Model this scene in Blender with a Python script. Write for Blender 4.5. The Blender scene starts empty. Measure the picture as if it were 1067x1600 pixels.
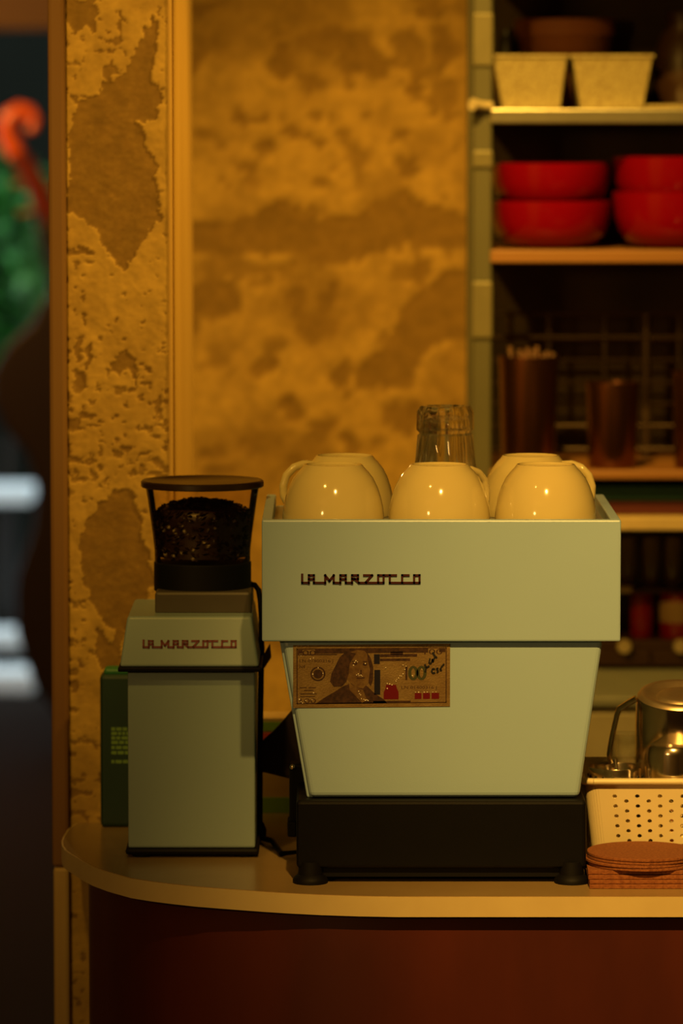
import bpy, bmesh, math, random
import numpy as np
from mathutils import Vector, Matrix

# ------------------------------------------------------------------ camera
scene = bpy.context.scene
COL = scene.collection
W, H, F = 1067.0, 1600.0, 7050.0            # picture size and focal length in pixels
CAM = Vector((0.0, -4.5, 1.73))
TILT = math.atan(633.0 / F)
cam_d = bpy.data.cameras.new('camera')
cam = bpy.data.objects.new('camera', cam_d)
COL.objects.link(cam)
cam.location = CAM
cam.rotation_euler = (math.pi / 2 - TILT, 0, 0)
cam_d.sensor_fit = 'VERTICAL'
cam_d.sensor_height = 36.0
cam_d.lens = F * 36.0 / H
cam_d.clip_start = 0.05
cam_d.clip_end = 100
cam_d.dof.use_dof = True
cam_d.dof.focus_distance = 4.52
cam_d.dof.aperture_fstop = 5.0
scene.camera = cam

# ------------------------------------------------------------------ world, lamps, exposure
world = bpy.data.worlds.new('world')
scene.world = world
world.use_nodes = True
world.node_tree.nodes['Background'].inputs[0].default_value = (0.74, 0.92, 1.0, 1)
world.node_tree.nodes['Background'].inputs[1].default_value = 1.5
scene.view_settings.view_transform = 'Standard'
scene.view_settings.look = 'None'
scene.view_settings.gamma = 1.0
scene.view_settings.use_curve_mapping = False
scene.view_settings.exposure = 0.0


def spot(name, loc, target, energy, color, angle, blend=1.0, radius=0.03):
    l = bpy.data.lights.new(name, 'SPOT')
    l.energy = energy
    l.color = color
    l.spot_size = math.radians(angle)
    l.spot_blend = blend
    l.shadow_soft_size = radius
    o = bpy.data.objects.new(name, l)
    COL.objects.link(o)
    o.location = loc
    o.rotation_euler = (Vector(target) - Vector(loc)).to_track_quat('-Z', 'Y').to_euler()
    return o


def bulb(name, loc, energy, color, radius=0.05):
    l = bpy.data.lights.new(name, 'POINT')
    l.energy = energy
    l.color = color
    l.shadow_soft_size = radius
    o = bpy.data.objects.new(name, l)
    COL.objects.link(o)
    o.location = loc
    return o


WARM = (1.0, 0.53, 0.10)
AMBER = (1.0, 0.54, 0.075)
spot('ceiling_spot_bar', (0.20, -1.70, 2.72), (0.40, 0.03, 1.06), 290, WARM, 30, 1.0, 0.02)
spot('ceiling_spot_shelf', (0.04, 0.25, 2.74), (0.13, 1.75, 1.08), 172, AMBER, 50, 1.0, 0.03)
spot('fill_spot_pillar', (-0.60, -1.1, 2.74), (-0.27, 0.40, 1.78), 104, AMBER, 48, 1.0, 0.04)  # added fill spot, unseen, brightens the upper pillar
spot('fill_spot_side', (0.80, 0.12, 2.60), (-0.19, 0.70, 1.50), 150, AMBER, 38, 1.0, 0.05)  # extra unseen spot, added only to brighten the pillar's side face
bulb('room_fill', (-1.5, -3.2, 1.9), 45, (1.0, 0.55, 0.14), 0.12)  # added soft fill from the left, out of view, lifts the shaded areas
bulb('passage_lamp', (-1.45, 6.5, 2.0), 75, (1.0, 0.5, 0.12), 0.06)


# ------------------------------------------------------------------ helpers
def P(px, py, Y):
    """world point on the vertical plane y=Y that the pixel looks at"""
    x = (px - W / 2) / F
    v = (py - H / 2) / F
    c, s = math.cos(TILT), math.sin(TILT)
    k = (Y - CAM.y) / (c - v * s)
    return Vector((x * k, Y, CAM.z + k * (-s - v * c)))


def PZ(px, py, z):
    x = (px - W / 2) / F
    v = (py - H / 2) / F
    c, s = math.cos(TILT), math.sin(TILT)
    k = (z - CAM.z) / (-s - v * c)
    return Vector((x * k, CAM.y + k * (c - v * s), z))


def proj(x, y, z):
    """world arrays to pixels (used for laying out stains)"""
    c, s = math.cos(TILT), math.sin(TILT)
    dy, dz = y - CAM.y, z - CAM.z
    zc = dy * c - dz * s
    up = dy * s + dz * c
    return W / 2 + F * x / zc, H / 2 - F * up / zc


def XW(pxa, pxb, py, Y):
    return P(pxa, py, Y).x, P(pxb, py, Y).x


class MB:
    def __init__(self):
        self.v, self.f = [], []

    def add(self, vs, fs, mat=None):
        o = len(self.v)
        for p in vs:
            p = Vector(p)
            self.v.append(mat @ p if mat else p)
        self.f += [tuple(i + o for i in f) for f in fs]
        return self

    def box(self, a, b, mat=None):
        x0, y0, z0 = a
        x1, y1, z1 = b
        vs = [(x0, y0, z0), (x1, y0, z0), (x1, y1, z0), (x0, y1, z0),
              (x0, y0, z1), (x1, y0, z1), (x1, y1, z1), (x0, y1, z1)]
        fs = [(0, 3, 2, 1), (4, 5, 6, 7), (0, 1, 5, 4), (1, 2, 6, 5), (2, 3, 7, 6), (3, 0, 4, 7)]
        return self.add(vs, fs, mat)

    def prism_y(self, pts, y0, y1):
        """polygon of (x, z), counter-clockwise seen from the front, extruded along y"""
        n = len(pts)
        vs = [(x, y0, z) for x, z in pts] + [(x, y1, z) for x, z in pts]
        fs = [tuple(range(n)), tuple(range(2 * n - 1, n - 1, -1))]
        for i in range(n):
            j = (i + 1) % n
            fs.append((i, i + n, j + n, j))
        return self.add(vs, fs)

    def prism_z(self, pts, z0, z1):
        n = len(pts)
        vs = [(x, y, z0) for x, y in pts] + [(x, y, z1) for x, y in pts]
        fs = [tuple(range(n - 1, -1, -1)), tuple(range(n, 2 * n))]
        for i in range(n):
            j = (i + 1) % n
            fs.append((i, j, j + n, i + n))
        return self.add(vs, fs)

    def lathe(self, prof, c=(0, 0, 0), n=40, mat=None, rmod=None, close=False):
        """profile of (r, z) turned about z; caps where r = 0; close joins last ring to first"""
        vs, fs, rings = [], [], []
        for (r, z) in prof:
            if r < 1e-7:
                rings.append([len(vs)])
                vs.append((c[0], c[1], c[2] + z))
            else:
                ring = []
                for i in range(n):
                    a = 2 * math.pi * i / n
                    rr = r * (rmod(a, z) if rmod else 1.0)
                    ring.append(len(vs))
                    vs.append((c[0] + rr * math.cos(a), c[1] + rr * math.sin(a), c[2] + z))
                rings.append(ring)
        pairs = list(zip(rings, rings[1:]))
        if close:
            pairs.append((rings[-1], rings[0]))
        for a, b in pairs:
            if len(a) == 1 and len(b) == 1:
                continue
            for i in range(n):
                j = (i + 1) % n
                if len(a) == 1:
                    fs.append((a[0], b[j], b[i]))
                elif len(b) == 1:
                    fs.append((a[i], a[j], b[0]))
                else:
                    fs.append((a[i], a[j], b[j], b[i]))
        return self.add(vs, fs, mat)

    def tube(self, path, r, n=10, mat=None, flat=None):
        """round bar along a path; r a number or one per point; flat=(rx, ry) for straps"""
        pts = [Vector(p) for p in path]
        m = len(pts)
        rs = r if isinstance(r, (list, tuple)) else [r] * m
        vs, fs = [], []
        t0 = (pts[1] - pts[0]).normalized()
        ref = Vector((0, 0, 1)) if abs(t0.z) < 0.9 else Vector((0, 1, 0))
        u = (ref - t0 * ref.dot(t0)).normalized()
        for k in range(m):
            t = (pts[min(k + 1, m - 1)] - pts[max(k - 1, 0)]).normalized()
            u = (u - t * u.dot(t)).normalized()
            w = t.cross(u)
            for i in range(n):
                a = 2 * math.pi * i / n
                if flat:
                    d = u * math.cos(a) * flat[0] + w * math.sin(a) * flat[1]
                else:
                    d = (u * math.cos(a) + w * math.sin(a)) * rs[k]
                vs.append(pts[k] + d)
        for k in range(m - 1):
            for i in range(n):
                j = (i + 1) % n
                fs.append((k * n + i, k * n + j, (k + 1) * n + j, (k + 1) * n + i))
        fs.append(tuple(range(n - 1, -1, -1)))
        fs.append(tuple((m - 1) * n + i for i in range(n)))
        return self.add(vs, fs, mat)

    def build(self, name, m, parent=None, smooth=None, bevel=0.0, seg=2, loc=None):
        me = bpy.data.meshes.new(name)
        me.from_pydata([tuple(p) for p in self.v], [], self.f)
        bm = bmesh.new()
        bm.from_mesh(me)
        bmesh.ops.recalc_face_normals(bm, faces=bm.faces)
        bm.to_mesh(me)
        bm.free()
        if smooth is not None:
            me.polygons.foreach_set('use_smooth', [True] * len(me.polygons))
            me.set_sharp_from_angle(angle=math.radians(smooth))
        me.materials.append(m)
        o = bpy.data.objects.new(name, me)
        COL.objects.link(o)
        if parent:
            o.parent = parent
        if loc:
            o.location = loc
        if bevel:
            b = o.modifiers.new('bevel', 'BEVEL')
            b.width = bevel
            b.segments = seg
            b.limit_method = 'ANGLE'
            b.angle_limit = math.radians(40)
            b.harden_normals = False
        return o


def tag(o, label, cat, group=None):
    o['label'] = label
    o['category'] = cat
    if group:
        o['group'] = group
    return o


def struct(o, label=None, cat=None):
    o['kind'] = 'structure'
    if label:
        o['label'] = label
    if cat:
        o['category'] = cat
    return o


def thing(name, label, cat, loc=(0, 0, 0), rz=0.0, group=None):
    o = bpy.data.objects.new(name, None)
    COL.objects.link(o)
    o.empty_display_size = 0.05
    o.location = loc
    o.rotation_euler = (0, 0, rz)
    return tag(o, label, cat, group)


def dup(root, loc, rz, label, group=None):
    r = root.copy()
    COL.objects.link(r)
    r.location = loc
    r.rotation_euler = (0, 0, rz)
    r['label'] = label
    if group:
        r['group'] = group
    for ch in list(root.children):
        c = ch.copy()
        COL.objects.link(c)
        c.parent = r
        for g in list(ch.children):
            d = g.copy()
            COL.objects.link(d)
            d.parent = c
    return r


# ------------------------------------------------------------------ materials
def mat(name, col, rough=0.5, metal=0.0, col2=None, scale=30.0, bump=0.0, bscale=None, spec=0.5,
        coat=0.0, stretch=None, contrast=(0.35, 0.65)):
    m = bpy.data.materials.new(name)
    m.use_nodes = True
    nt = m.node_tree
    b = nt.nodes['Principled BSDF']
    b.inputs['Roughness'].default_value = rough
    b.inputs['Metallic'].default_value = metal
    b.inputs['Specular IOR Level'].default_value = spec
    b.inputs['Coat Weight'].default_value = coat
    tc = nt.nodes.new('ShaderNodeTexCoord')
    mp = nt.nodes.new('ShaderNodeMapping')
    nt.links.new(tc.outputs['Object'], mp.inputs[0])
    if stretch:
        mp.inputs['Scale'].default_value = stretch
    n = nt.nodes.new('ShaderNodeTexNoise')
    n.inputs['Scale'].default_value = scale
    n.inputs['Detail'].default_value = 5
    nt.links.new(mp.outputs[0], n.inputs['Vector'])
    r = nt.nodes.new('ShaderNodeValToRGB')
    c2 = col2 if col2 else tuple(c * 0.9 for c in col)
    r.color_ramp.elements[0].position, r.color_ramp.elements[1].position = contrast
    r.color_ramp.elements[0].color = (*c2, 1)
    r.color_ramp.elements[1].color = (*col, 1)
    nt.links.new(n.outputs[0], r.inputs[0])
    nt.links.new(r.outputs[0], b.inputs['Base Color'])
    if bump:
        n2 = nt.nodes.new('ShaderNodeTexNoise')
        n2.inputs['Scale'].default_value = bscale or scale * 4
        n2.inputs['Detail'].default_value = 4
        nt.links.new(mp.outputs[0], n2.inputs['Vector'])
        bp = nt.nodes.new('ShaderNodeBump')
        bp.inputs['Strength'].default_value = bump
        bp.inputs['Distance'].default_value = 0.002
        nt.links.new(n2.outputs[0], bp.inputs['Height'])
        nt.links.new(bp.outputs[0], b.inputs['Normal'])
    return m


def stain_mat(name, attr, light, dark, rough=0.85):
    """plaster whose pigment follows a per-vertex stain mask"""
    m = bpy.data.materials.new(name)
    m.use_nodes = True
    nt = m.node_tree
    b = nt.nodes['Principled BSDF']
    b.inputs['Roughness'].default_value = rough
    b.inputs['Specular IOR Level'].default_value = 0.25
    a = nt.nodes.new('ShaderNodeAttribute')
    a.attribute_name = attr
    n = nt.nodes.new('ShaderNodeTexNoise')
    n.inputs['Scale'].default_value = 55
    n.inputs['Detail'].default_value = 7
    tc = nt.nodes.new('ShaderNodeTexCoord')
    nt.links.new(tc.outputs['Object'], n.inputs['Vector'])
    mix = nt.nodes.new('ShaderNodeMix')
    mix.data_type = 'RGBA'
    mix.inputs[6].default_value = (*light, 1)
    mix.inputs[7].default_value = (*dark, 1)
    nt.links.new(a.outputs['Fac'], mix.inputs[0])
    mr = nt.nodes.new('ShaderNodeMapRange')
    mr.inputs[1].default_value = 0.3
    mr.inputs[2].default_value = 0.7
    mr.inputs[3].default_value = 0.82
    mr.inputs[4].default_value = 1.12
    nt.links.new(n.outputs[0], mr.inputs[0])
    mul = nt.nodes.new('ShaderNodeVectorMath')
    mul.operation = 'SCALE'
    nt.links.new(mix.outputs[2], mul.inputs[0])
    nt.links.new(mr.outputs[0], mul.inputs['Scale'])
    nt.links.new(mul.outputs[0], b.inputs['Base Color'])
    bp = nt.nodes.new('ShaderNodeBump')
    bp.inputs['Strength'].default_value = 0.22
    bp.inputs['Distance'].default_value = 0.002
    nt.links.new(n.outputs[0], bp.inputs['Height'])
    nt.links.new(bp.outputs[0], b.inputs['Normal'])
    return m


def glass_mat(name, tint, rough=0.02):
    m = bpy.data.materials.new(name)
    m.use_nodes = True
    b = m.node_tree.nodes['Principled BSDF']
    b.inputs['Base Color'].default_value = (*tint, 1)
    b.inputs['Roughness'].default_value = rough
    b.inputs['IOR'].default_value = 1.40
    b.inputs['Transmission Weight'].default_value = 1.0
    nt = m.node_tree
    t = nt.nodes.new('ShaderNodeBsdfTransparent')
    mx = nt.nodes.new('ShaderNodeMixShader')
    mx.inputs[0].default_value = 0.28
    nt.links.new(b.outputs[0], mx.inputs[1])
    nt.links.new(t.outputs[0], mx.inputs[2])
    nt.links.new(mx.outputs[0], nt.nodes['Material Output'].inputs[0])
    return m


def thin_clear(name, tint, gloss=0.12):
    """thin clear plastic: light passes straight through, a little is mirrored"""
    m = bpy.data.materials.new(name)
    m.use_nodes = True
    nt = m.node_tree
    nt.nodes.remove(nt.nodes['Principled BSDF'])
    out = nt.nodes['Material Output']
    t = nt.nodes.new('ShaderNodeBsdfTransparent')
    t.inputs[0].default_value = (*tint, 1)
    g = nt.nodes.new('ShaderNodeBsdfGlossy')
    g.inputs['Roughness'].default_value = 0.08
    lw = nt.nodes.new('ShaderNodeLayerWeight')
    lw.inputs[0].default_value = gloss
    mx = nt.nodes.new('ShaderNodeMixShader')
    nt.links.new(lw.outputs['Fresnel'], mx.inputs[0])
    nt.links.new(t.outputs[0], mx.inputs[1])
    nt.links.new(g.outputs[0], mx.inputs[2])
    nt.links.new(mx.outputs[0], out.inputs[0])
    return m


M = dict(
    mint=mat('mint_enamel', (0.34, 0.505, 0.66), 0.38, col2=(0.33, 0.49, 0.645), scale=6, bump=0.05, bscale=900),
    black=mat('black_steel', (0.004, 0.004, 0.005), 0.5, spec=0.15, bump=0.05, bscale=800),
    rubber=mat('black_rubber', (0.004, 0.004, 0.005), 0.6, spec=0.18),
    badge=mat('dark_red_badge', (0.060, 0.012, 0.010), 0.35),
    ceramic=mat('cream_ceramic', (0.60, 0.51, 0.22), 0.10, col2=(0.585, 0.495, 0.21), scale=8, coat=0.3),
    glass=glass_mat('clear_glass', (0.97, 0.98, 0.95)),
    hopper=thin_clear('smoky_plastic', (0.90, 0.82, 0.70), 0.12),
    lid=mat('dark_brown_plastic', (0.022, 0.011, 0.007), 0.32),
    beans=mat('roasted_beans', (0.020, 0.010, 0.006), 0.40, scale=200),
    taupe=mat('taupe_plastic', (0.075, 0.064, 0.05), 0.5),
    tray=mat('tray_steel', (0.35, 0.36, 0.33), 0.35, metal=0.6),
    gold=mat('gold_foil', (0.30, 0.21, 0.085), 0.36, metal=0.4, col2=(0.23, 0.15, 0.06), scale=60, bump=0.25, bscale=500),
    ink=mat('brown_ink', (0.026, 0.012, 0.010), 0.4, scale=300, col2=(0.060, 0.028, 0.018)),
    skinprint=mat('portrait_tone', (0.24, 0.15, 0.06), 0.35, metal=0.4, scale=200, col2=(0.15, 0.085, 0.038)),
    redink=mat('red_foil_ink', (0.15, 0.006, 0.014), 0.35, metal=0.2),
    blueink=mat('blue_foil_ink', (0.018, 0.018, 0.038), 0.35, metal=0.3),
    greenink=mat('green_foil_ink', (0.10, 0.115, 0.06), 0.3, metal=0.5),
    pen=mat('black_pen', (0.006, 0.007, 0.012), 0.5),
    foil=mat('foil_glint_paint', (0.98, 0.92, 0.75), 0.3, metal=0.0, spec=1.0),
    top=mat('tan_laminate', (0.36, 0.255, 0.115), 0.26, col2=(0.33, 0.23, 0.10), scale=12, coat=0.1),
    edge=mat('cream_edge', (0.70, 0.56, 0.26), 0.42, col2=(0.66, 0.52, 0.24), scale=25),
    mahog=mat('mahogany_panel', (0.115, 0.022, 0.010), 0.38, col2=(0.065, 0.013, 0.007), scale=5, stretch=(1, 1, 0.35)),
    greenbag=mat('dark_green_tin', (0.006, 0.034, 0.026), 0.5),
    greenprint=mat('light_green_print', (0.14, 0.27, 0.06), 0.5),
    cream=mat('cream_carton', (0.80, 0.60, 0.28), 0.7),
    stripeg=mat('green_stripe', (0.30, 0.62, 0.04), 0.7),
    striper=mat('red_stripe', (0.85, 0.12, 0.04), 0.7),
    towel=mat('dark_brown_cloth', (0.020, 0.009, 0.007), 0.9, bump=0.4, bscale=600),
    basket=mat('white_basket_plastic', (0.80, 0.70, 0.42), 0.35, col2=(0.78, 0.68, 0.40), scale=10),
    chrome=mat('polished_steel', (0.86, 0.76, 0.58), 0.17, metal=1.0, col2=(0.78, 0.68, 0.50), scale=7),
    brushed=mat('brushed_steel', (0.72, 0.58, 0.36), 0.38, metal=0.9, col2=(0.62, 0.48, 0.28), scale=40),
    cork=mat('cork', (0.30, 0.105, 0.030), 0.9, col2=(0.20, 0.060, 0.016), scale=350, bump=0.5, bscale=500),
    trimwood=mat('ochre_trim', (0.185, 0.096, 0.027), 0.7, col2=(0.150, 0.065, 0.018), scale=6, stretch=(1, 1, 0.25)),
    paint=mat('ochre_paint', (0.52, 0.33, 0.075), 0.6, col2=(0.46, 0.28, 0.06), scale=9, stretch=(1, 1, 0.2)),
    mintdim=mat('dimmed_mint_enamel', (0.27, 0.385, 0.43), 0.40, col2=(0.26, 0.37, 0.415), scale=6, bump=0.05, bscale=900),  # the machine's mint, darkened for the light falling off at the grinder
    shelfshade=mat('shelf_shade', (0.075, 0.050, 0.024), 0.9, col2=(0.040, 0.026, 0.013), scale=7),
    paletrim=mat('pale_trim', (0.50, 0.37, 0.15), 0.7, col2=(0.36, 0.22, 0.07), scale=7, stretch=(1, 1, 0.3)),
    thickglass=mat('dull_glass', (0.30, 0.20, 0.09), 0.15),
    tinlid=mat('green_tin_lid', (0.02, 0.15, 0.05), 0.5),
    gbadge=mat('crimson_badge', (0.14, 0.006, 0.018), 0.5),
    post=mat('grey_green_steel', (0.125, 0.12, 0.068), 0.5, metal=0.2, scale=8),
    clamp=mat('clamp_steel', (0.19, 0.17, 0.085), 0.5, metal=0.2),
    steelshelf=mat('shelf_steel', (0.55, 0.52, 0.40), 0.30, metal=0.85),
    woodshelf=mat('shelf_wood', (0.32, 0.155, 0.045), 0.5, col2=(0.25, 0.11, 0.03), scale=10, stretch=(0.2, 1, 1)),
    paleshelf=mat('shelf_pale', (0.52, 0.40, 0.20), 0.5),
    red=mat('red_glaze', (0.21, 0.0015, 0.007), 0.12, col2=(0.19, 0.0015, 0.006), scale=8, spec=0.3),
    shelfbasket=mat('ivory_plastic', (0.40, 0.34, 0.16), 0.5, col2=(0.29, 0.23, 0.10), scale=240, contrast=(0.40, 0.52)),
    terra=mat('terracotta', (0.26, 0.085, 0.022), 0.75, scale=12),
    darkbrown=mat('dark_brown_glaze', (0.06, 0.028, 0.012), 0.4),
    wire=mat('dark_wire', (0.10, 0.065, 0.04), 0.4, metal=0.6),
    copper=mat('copper_cup', (0.20, 0.085, 0.04), 0.30, metal=0.95, scale=20),
    straw=mat('copper_straw', (0.95, 0.62, 0.40), 0.2, metal=0.8),
    teal=mat('teal_cover', (0.035, 0.15, 0.11), 0.6),
    maroon=mat('maroon_cover', (0.075, 0.006, 0.007), 0.6),
    label=mat('beige_label', (0.30, 0.19, 0.08), 0.7),
    redtin=mat('red_tin', (0.20, 0.003, 0.007), 0.3),
    drawer=mat('drawer_wood', (0.065, 0.022, 0.008), 0.5, col2=(0.045, 0.015, 0.006), scale=9, stretch=(0.2, 1, 1)),
    knob=mat('white_knob', (0.62, 0.52, 0.32), 0.25),
    backtop=mat('grey_worktop', (0.17, 0.18, 0.15), 0.45),
    backpanel=mat('grey_panel', (0.26, 0.23, 0.15), 0.6),
    dark=mat('dark_floor', (0.016, 0.010, 0.006), 0.95, spec=0.05),
    ceil=mat('ceiling_paint', (0.50, 0.40, 0.26), 0.9),
    plain=mat('dark_plaster', (0.24, 0.18, 0.11), 0.9, scale=6),
    beam=mat('beam_wood', (0.095, 0.045, 0.013), 0.7),
    leaf=mat('leaf_green', (0.022, 0.22, 0.004), 0.6, col2=(0.006, 0.07, 0.002), scale=9),
    leafp=mat('leaf_pale', (0.10, 0.30, 0.05), 0.6, col2=(0.02, 0.12, 0.010), scale=9),
    bark=mat('bark', (0.05, 0.03, 0.02), 0.9),
    pale=mat('pale_stone', (0.86, 0.90, 0.90), 0.5),
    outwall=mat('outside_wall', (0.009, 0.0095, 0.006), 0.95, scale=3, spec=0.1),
    varnish=mat('orange_varnish', (0.62, 0.10, 0.012), 0.25, coat=0.3),
    bassbody=mat('maroon_varnish', (0.010, 0.0022, 0.002), 0.45),
    redvarnish=mat('dark_red_varnish', (0.12, 0.012, 0.006), 0.35),
    ebony=mat('ebony', (0.008, 0.007, 0.006), 0.35),
    pillar=stain_mat('peeling_plaster', 'stain', (0.46, 0.30, 0.070), (0.215, 0.125, 0.028)),
    wall=stain_mat('mottled_plaster', 'stain', (0.50, 0.315, 0.070), (0.22, 0.125, 0.026)),
)


# ------------------------------------------------------------------ numpy noise and polygons for stains
def vnoise(x, y, seed):
    rs = np.random.RandomState(seed)
    tab = rs.rand(256, 256)
    xi, yi = np.floor(x).astype(int), np.floor(y).astype(int)
    fx, fy = x - xi, y - yi
    fx, fy = fx * fx * (3 - 2 * fx), fy * fy * (3 - 2 * fy)
    g = lambda a, b: tab[a % 256, b % 256]
    return (g(xi, yi) * (1 - fx) + g(xi + 1, yi) * fx) * (1 - fy) + (g(xi, yi + 1) * (1 - fx) + g(xi + 1, yi + 1) * fx) * fy


def fbm(x, y, seed, oct=4):
    s, a, t = 0, 1.0, 0
    for k in range(oct):
        s = s + a * vnoise(x * 2 ** k, y * 2 ** k, seed + k)
        t += a
        a *= 0.55
    return s / t


def in_poly(x, y, poly):
    r = np.zeros(x.shape, bool)
    n = len(poly)
    for i in range(n):
        x0, y0 = poly[i]
        x1, y1 = poly[(i + 1) % n]
        if y0 == y1:
            continue
        cond = ((y0 > y) != (y1 > y)) & (x < (x1 - x0) * (y - y0) / (y1 - y0) + x0)
        r ^= cond
    return r


def grid_face(name, x0, x1, z0, z1, Y, step, maskf, m, depth, parent=None):
    """a plaster face looking towards -y; where the top coat has come off it is recessed"""
    nx, nz = max(2, int((x1 - x0) / step)), max(2, int((z1 - z0) / step))
    xs, zs = np.linspace(x0, x1, nx + 1), np.linspace(z0, z1, nz + 1)
    X, Z = np.meshgrid(xs, zs)
    px, py = proj(X, np.full_like(X, Y), Z)
    mask = maskf(px, py)
    rel = Y + mask * depth + (fbm(px / 7, py / 7, 91, 3) - 0.5) * depth * 0.5
    co = np.stack([X, rel, Z], -1).reshape(-1, 3)
    idx = np.arange((nx + 1) * (nz + 1)).reshape(nz + 1, nx + 1)
    faces = np.stack([idx[:-1, :-1], idx[:-1, 1:], idx[1:, 1:], idx[1:, :-1]], -1).reshape(-1, 4)
    me = bpy.data.meshes.new(name)
    me.from_pydata(co.tolist(), [], faces.tolist())
    at = me.attributes.new('stain', 'FLOAT', 'POINT')
    at.data.foreach_set('value', mask.reshape(-1).astype(np.float32))
    me.polygons.foreach_set('use_smooth', [True] * len(me.polygons))
    me.materials.append(m)
    o = bpy.data.objects.new(name, me)
    COL.objects.link(o)
    if parent:
        o.parent = parent
    return o


def smooth(a, lo, hi):
    t = np.clip((a - lo) / (hi - lo), 0, 1)
    return t * t * (3 - 2 * t)


PATCHES = [
    [(158, 144), (130, 152), (119, 171), (111, 202), (106, 225), (108, 260), (105, 300), (101, 335), (112, 332), (121, 337),
     (132, 346), (152, 365), (166, 391), (180, 416), (193, 424), (202, 410), (216, 385), (242, 357), (253, 337), (245, 323),
     (253, 304), (239, 278), (249, 259), (233, 233), (222, 208), (214, 188), (226, 190), (247, 186), (250, 157), (244, 132),
     (239, 98), (247, 56), (242, 25), (225, 48), (216, 73), (202, 90), (194, 112), (180, 129), (172, 118), (160, 126)],
    [(100, 0), (152, 0), (148, 30), (145, 52), (131, 40), (121, 58), (108, 40), (98, 30)],
    [(183, 10), (190, 12), (192, 62), (185, 64)], [(160, 56), (196, 60), (190, 70), (168, 66)],
    [(163, 100), (178, 92), (182, 110), (170, 128), (160, 112)],
    [(180, 557), (197, 552), (215, 556), (216, 580), (210, 608), (206, 590), (196, 571), (184, 590), (175, 571)],
    [(180, 766), (200, 766), (214, 780), (222, 820), (225, 850), (239, 890), (240, 912), (225, 943), (202, 963), (191, 994),
     (185, 1045), (157, 1045), (149, 1010), (148, 984), (160, 990), (174, 1000), (177, 984), (157, 968), (140, 937),
     (126, 892), (124, 873), (129, 822), (146, 802), (163, 780)],
    [(115, 528), (127, 528), (128, 570), (118, 568)], [(134, 548), (148, 534), (140, 580), (133, 585)],
    [(112, 585), (132, 582), (136, 605), (118, 610)], [(126, 490), (136, 492), (134, 508), (127, 506)],
    [(106, 388), (142, 388), (146, 398), (108, 400)],
]


def pillar_mask(px, py):
    dx = (fbm(px / 14, py / 14, 3, 4) - 0.5) * 20
    dy = (fbm(px / 14, py / 14, 17, 4) - 0.5) * 20
    m = np.zeros(px.shape, bool)
    for p in PATCHES:
        m |= in_poly(px + dx, py + dy, p)
    n = fbm(px / 13, py / 10, 33, 5)
    cover = 0.285 + 0.15 * smooth(py, 560, 640) * (1 - smooth(py, 720, 780)) + 0.06 * (1 - smooth(px, 105, 150)) \
        + 0.05 * smooth(py, 960, 1050) + 0.05 * (1 - smooth(py, 0, 110))
    core = smooth(n, 0.38, 0.62)
    pits = 0.72 * smooth(cover - n, -0.015, 0.03)
    out = np.maximum(m * (0.92 + 0.08 * core), pits)
    soft = 0.55 * smooth(0.60 - fbm(px / 60, py / 60, 51, 4), 0.0, 0.25) * (1 - m)
    return np.clip(out + soft * 0.5 + 0.22 * (fbm(px / 6, py / 6, 62, 3) - 0.5), 0, 1)


WALLP = [
    [(270, 350), (330, 345), (370, 338), (440, 312), (470, 325), (500, 345), (560, 338), (585, 312), (620, 300), (650, 315),
     (690, 322), (760, 330), (760, 380), (690, 388), (640, 378), (600, 398), (560, 412), (500, 425), (470, 402), (380, 398), (300, 402), (270, 405)],
    [(700, 415), (745, 425), (745, 525), (690, 532), (655, 560), (652, 602), (610, 612), (562, 602), (556, 575), (600, 540), (622, 492), (660, 452)],
]
WALLE = [(445, 100, 26, 40), (430, 48, 14, 14), (520, 62, 60, 30), (562, 92, 40, 30), (612, 86, 14, 12), (488, 132, 24, 14),
         (300, 105, 26, 16), (650, 138, 14, 16), (668, 30, 20, 18), (690, 80, 20, 30), (395, 185, 26, 10), (470, 215, 30, 12),
         (415, 235, 14, 18), (360, 275, 10, 10), (640, 270, 24, 16), (492, 508, 38, 26), (460, 465, 30, 30), (445, 645, 30, 20),
         (330, 700, 28, 12), (392, 698, 14, 18), (345, 470, 36, 40), (300, 480, 24, 40), (520, 475, 18, 18), (505, 668, 16, 12),
         (545, 690, 22, 16), (540, 590, 16, 30), (655, 420, 16, 20), (410, 570, 16, 20), (300, 20, 60, 14), (690, 640, 30, 20),
         (450, 720, 30, 16), (335, 735, 30, 14), (640, 650, 40, 20)]


def wall_mask(px, py):
    dx = (fbm(px / 40, py / 40, 5, 4) - 0.5) * 60
    dy = (fbm(px / 40, py / 40, 19, 4) - 0.5) * 60
    m = np.zeros(px.shape)
    for p in WALLP:
        m = np.maximum(m, 0.85 * in_poly(px + dx * 0.5, py + dy * 0.5, p))
    for (cx, cy, rx, ry) in WALLE:
        d = ((px + dx - cx) / rx) ** 2 + ((py + dy - cy) / ry) ** 2
        m = np.maximum(m, 0.85 * (1 - smooth(d, 0.7, 1.15)))
    n = fbm(px / 70, py / 70, 71, 4)
    m = np.maximum(m, 0.7 * smooth(0.38 - n, 0.0, 0.09))
    soft = 0.55 * smooth(0.62 - fbm(px / 120, py / 120, 77, 4), 0.0, 0.3)
    fine = 0.75 * smooth(0.40 - fbm(px / 26, py / 26, 83, 4), 0.0, 0.09) * smooth(fbm(px / 110, py / 110, 85, 2), 0.42, 0.60)
    m = np.maximum(m, fine)
    edge = 0.5 * smooth(px, 690, 740)  # soft shade beside and behind the shelves, put into the mask
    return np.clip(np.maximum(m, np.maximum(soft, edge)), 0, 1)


# ------------------------------------------------------------------ setting
ZC = 0.95                                    # height of the bar top
YP = 0.40                                    # front of the pillar
YW = 1.75                                    # back wall
ZCEIL = 2.8

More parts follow.
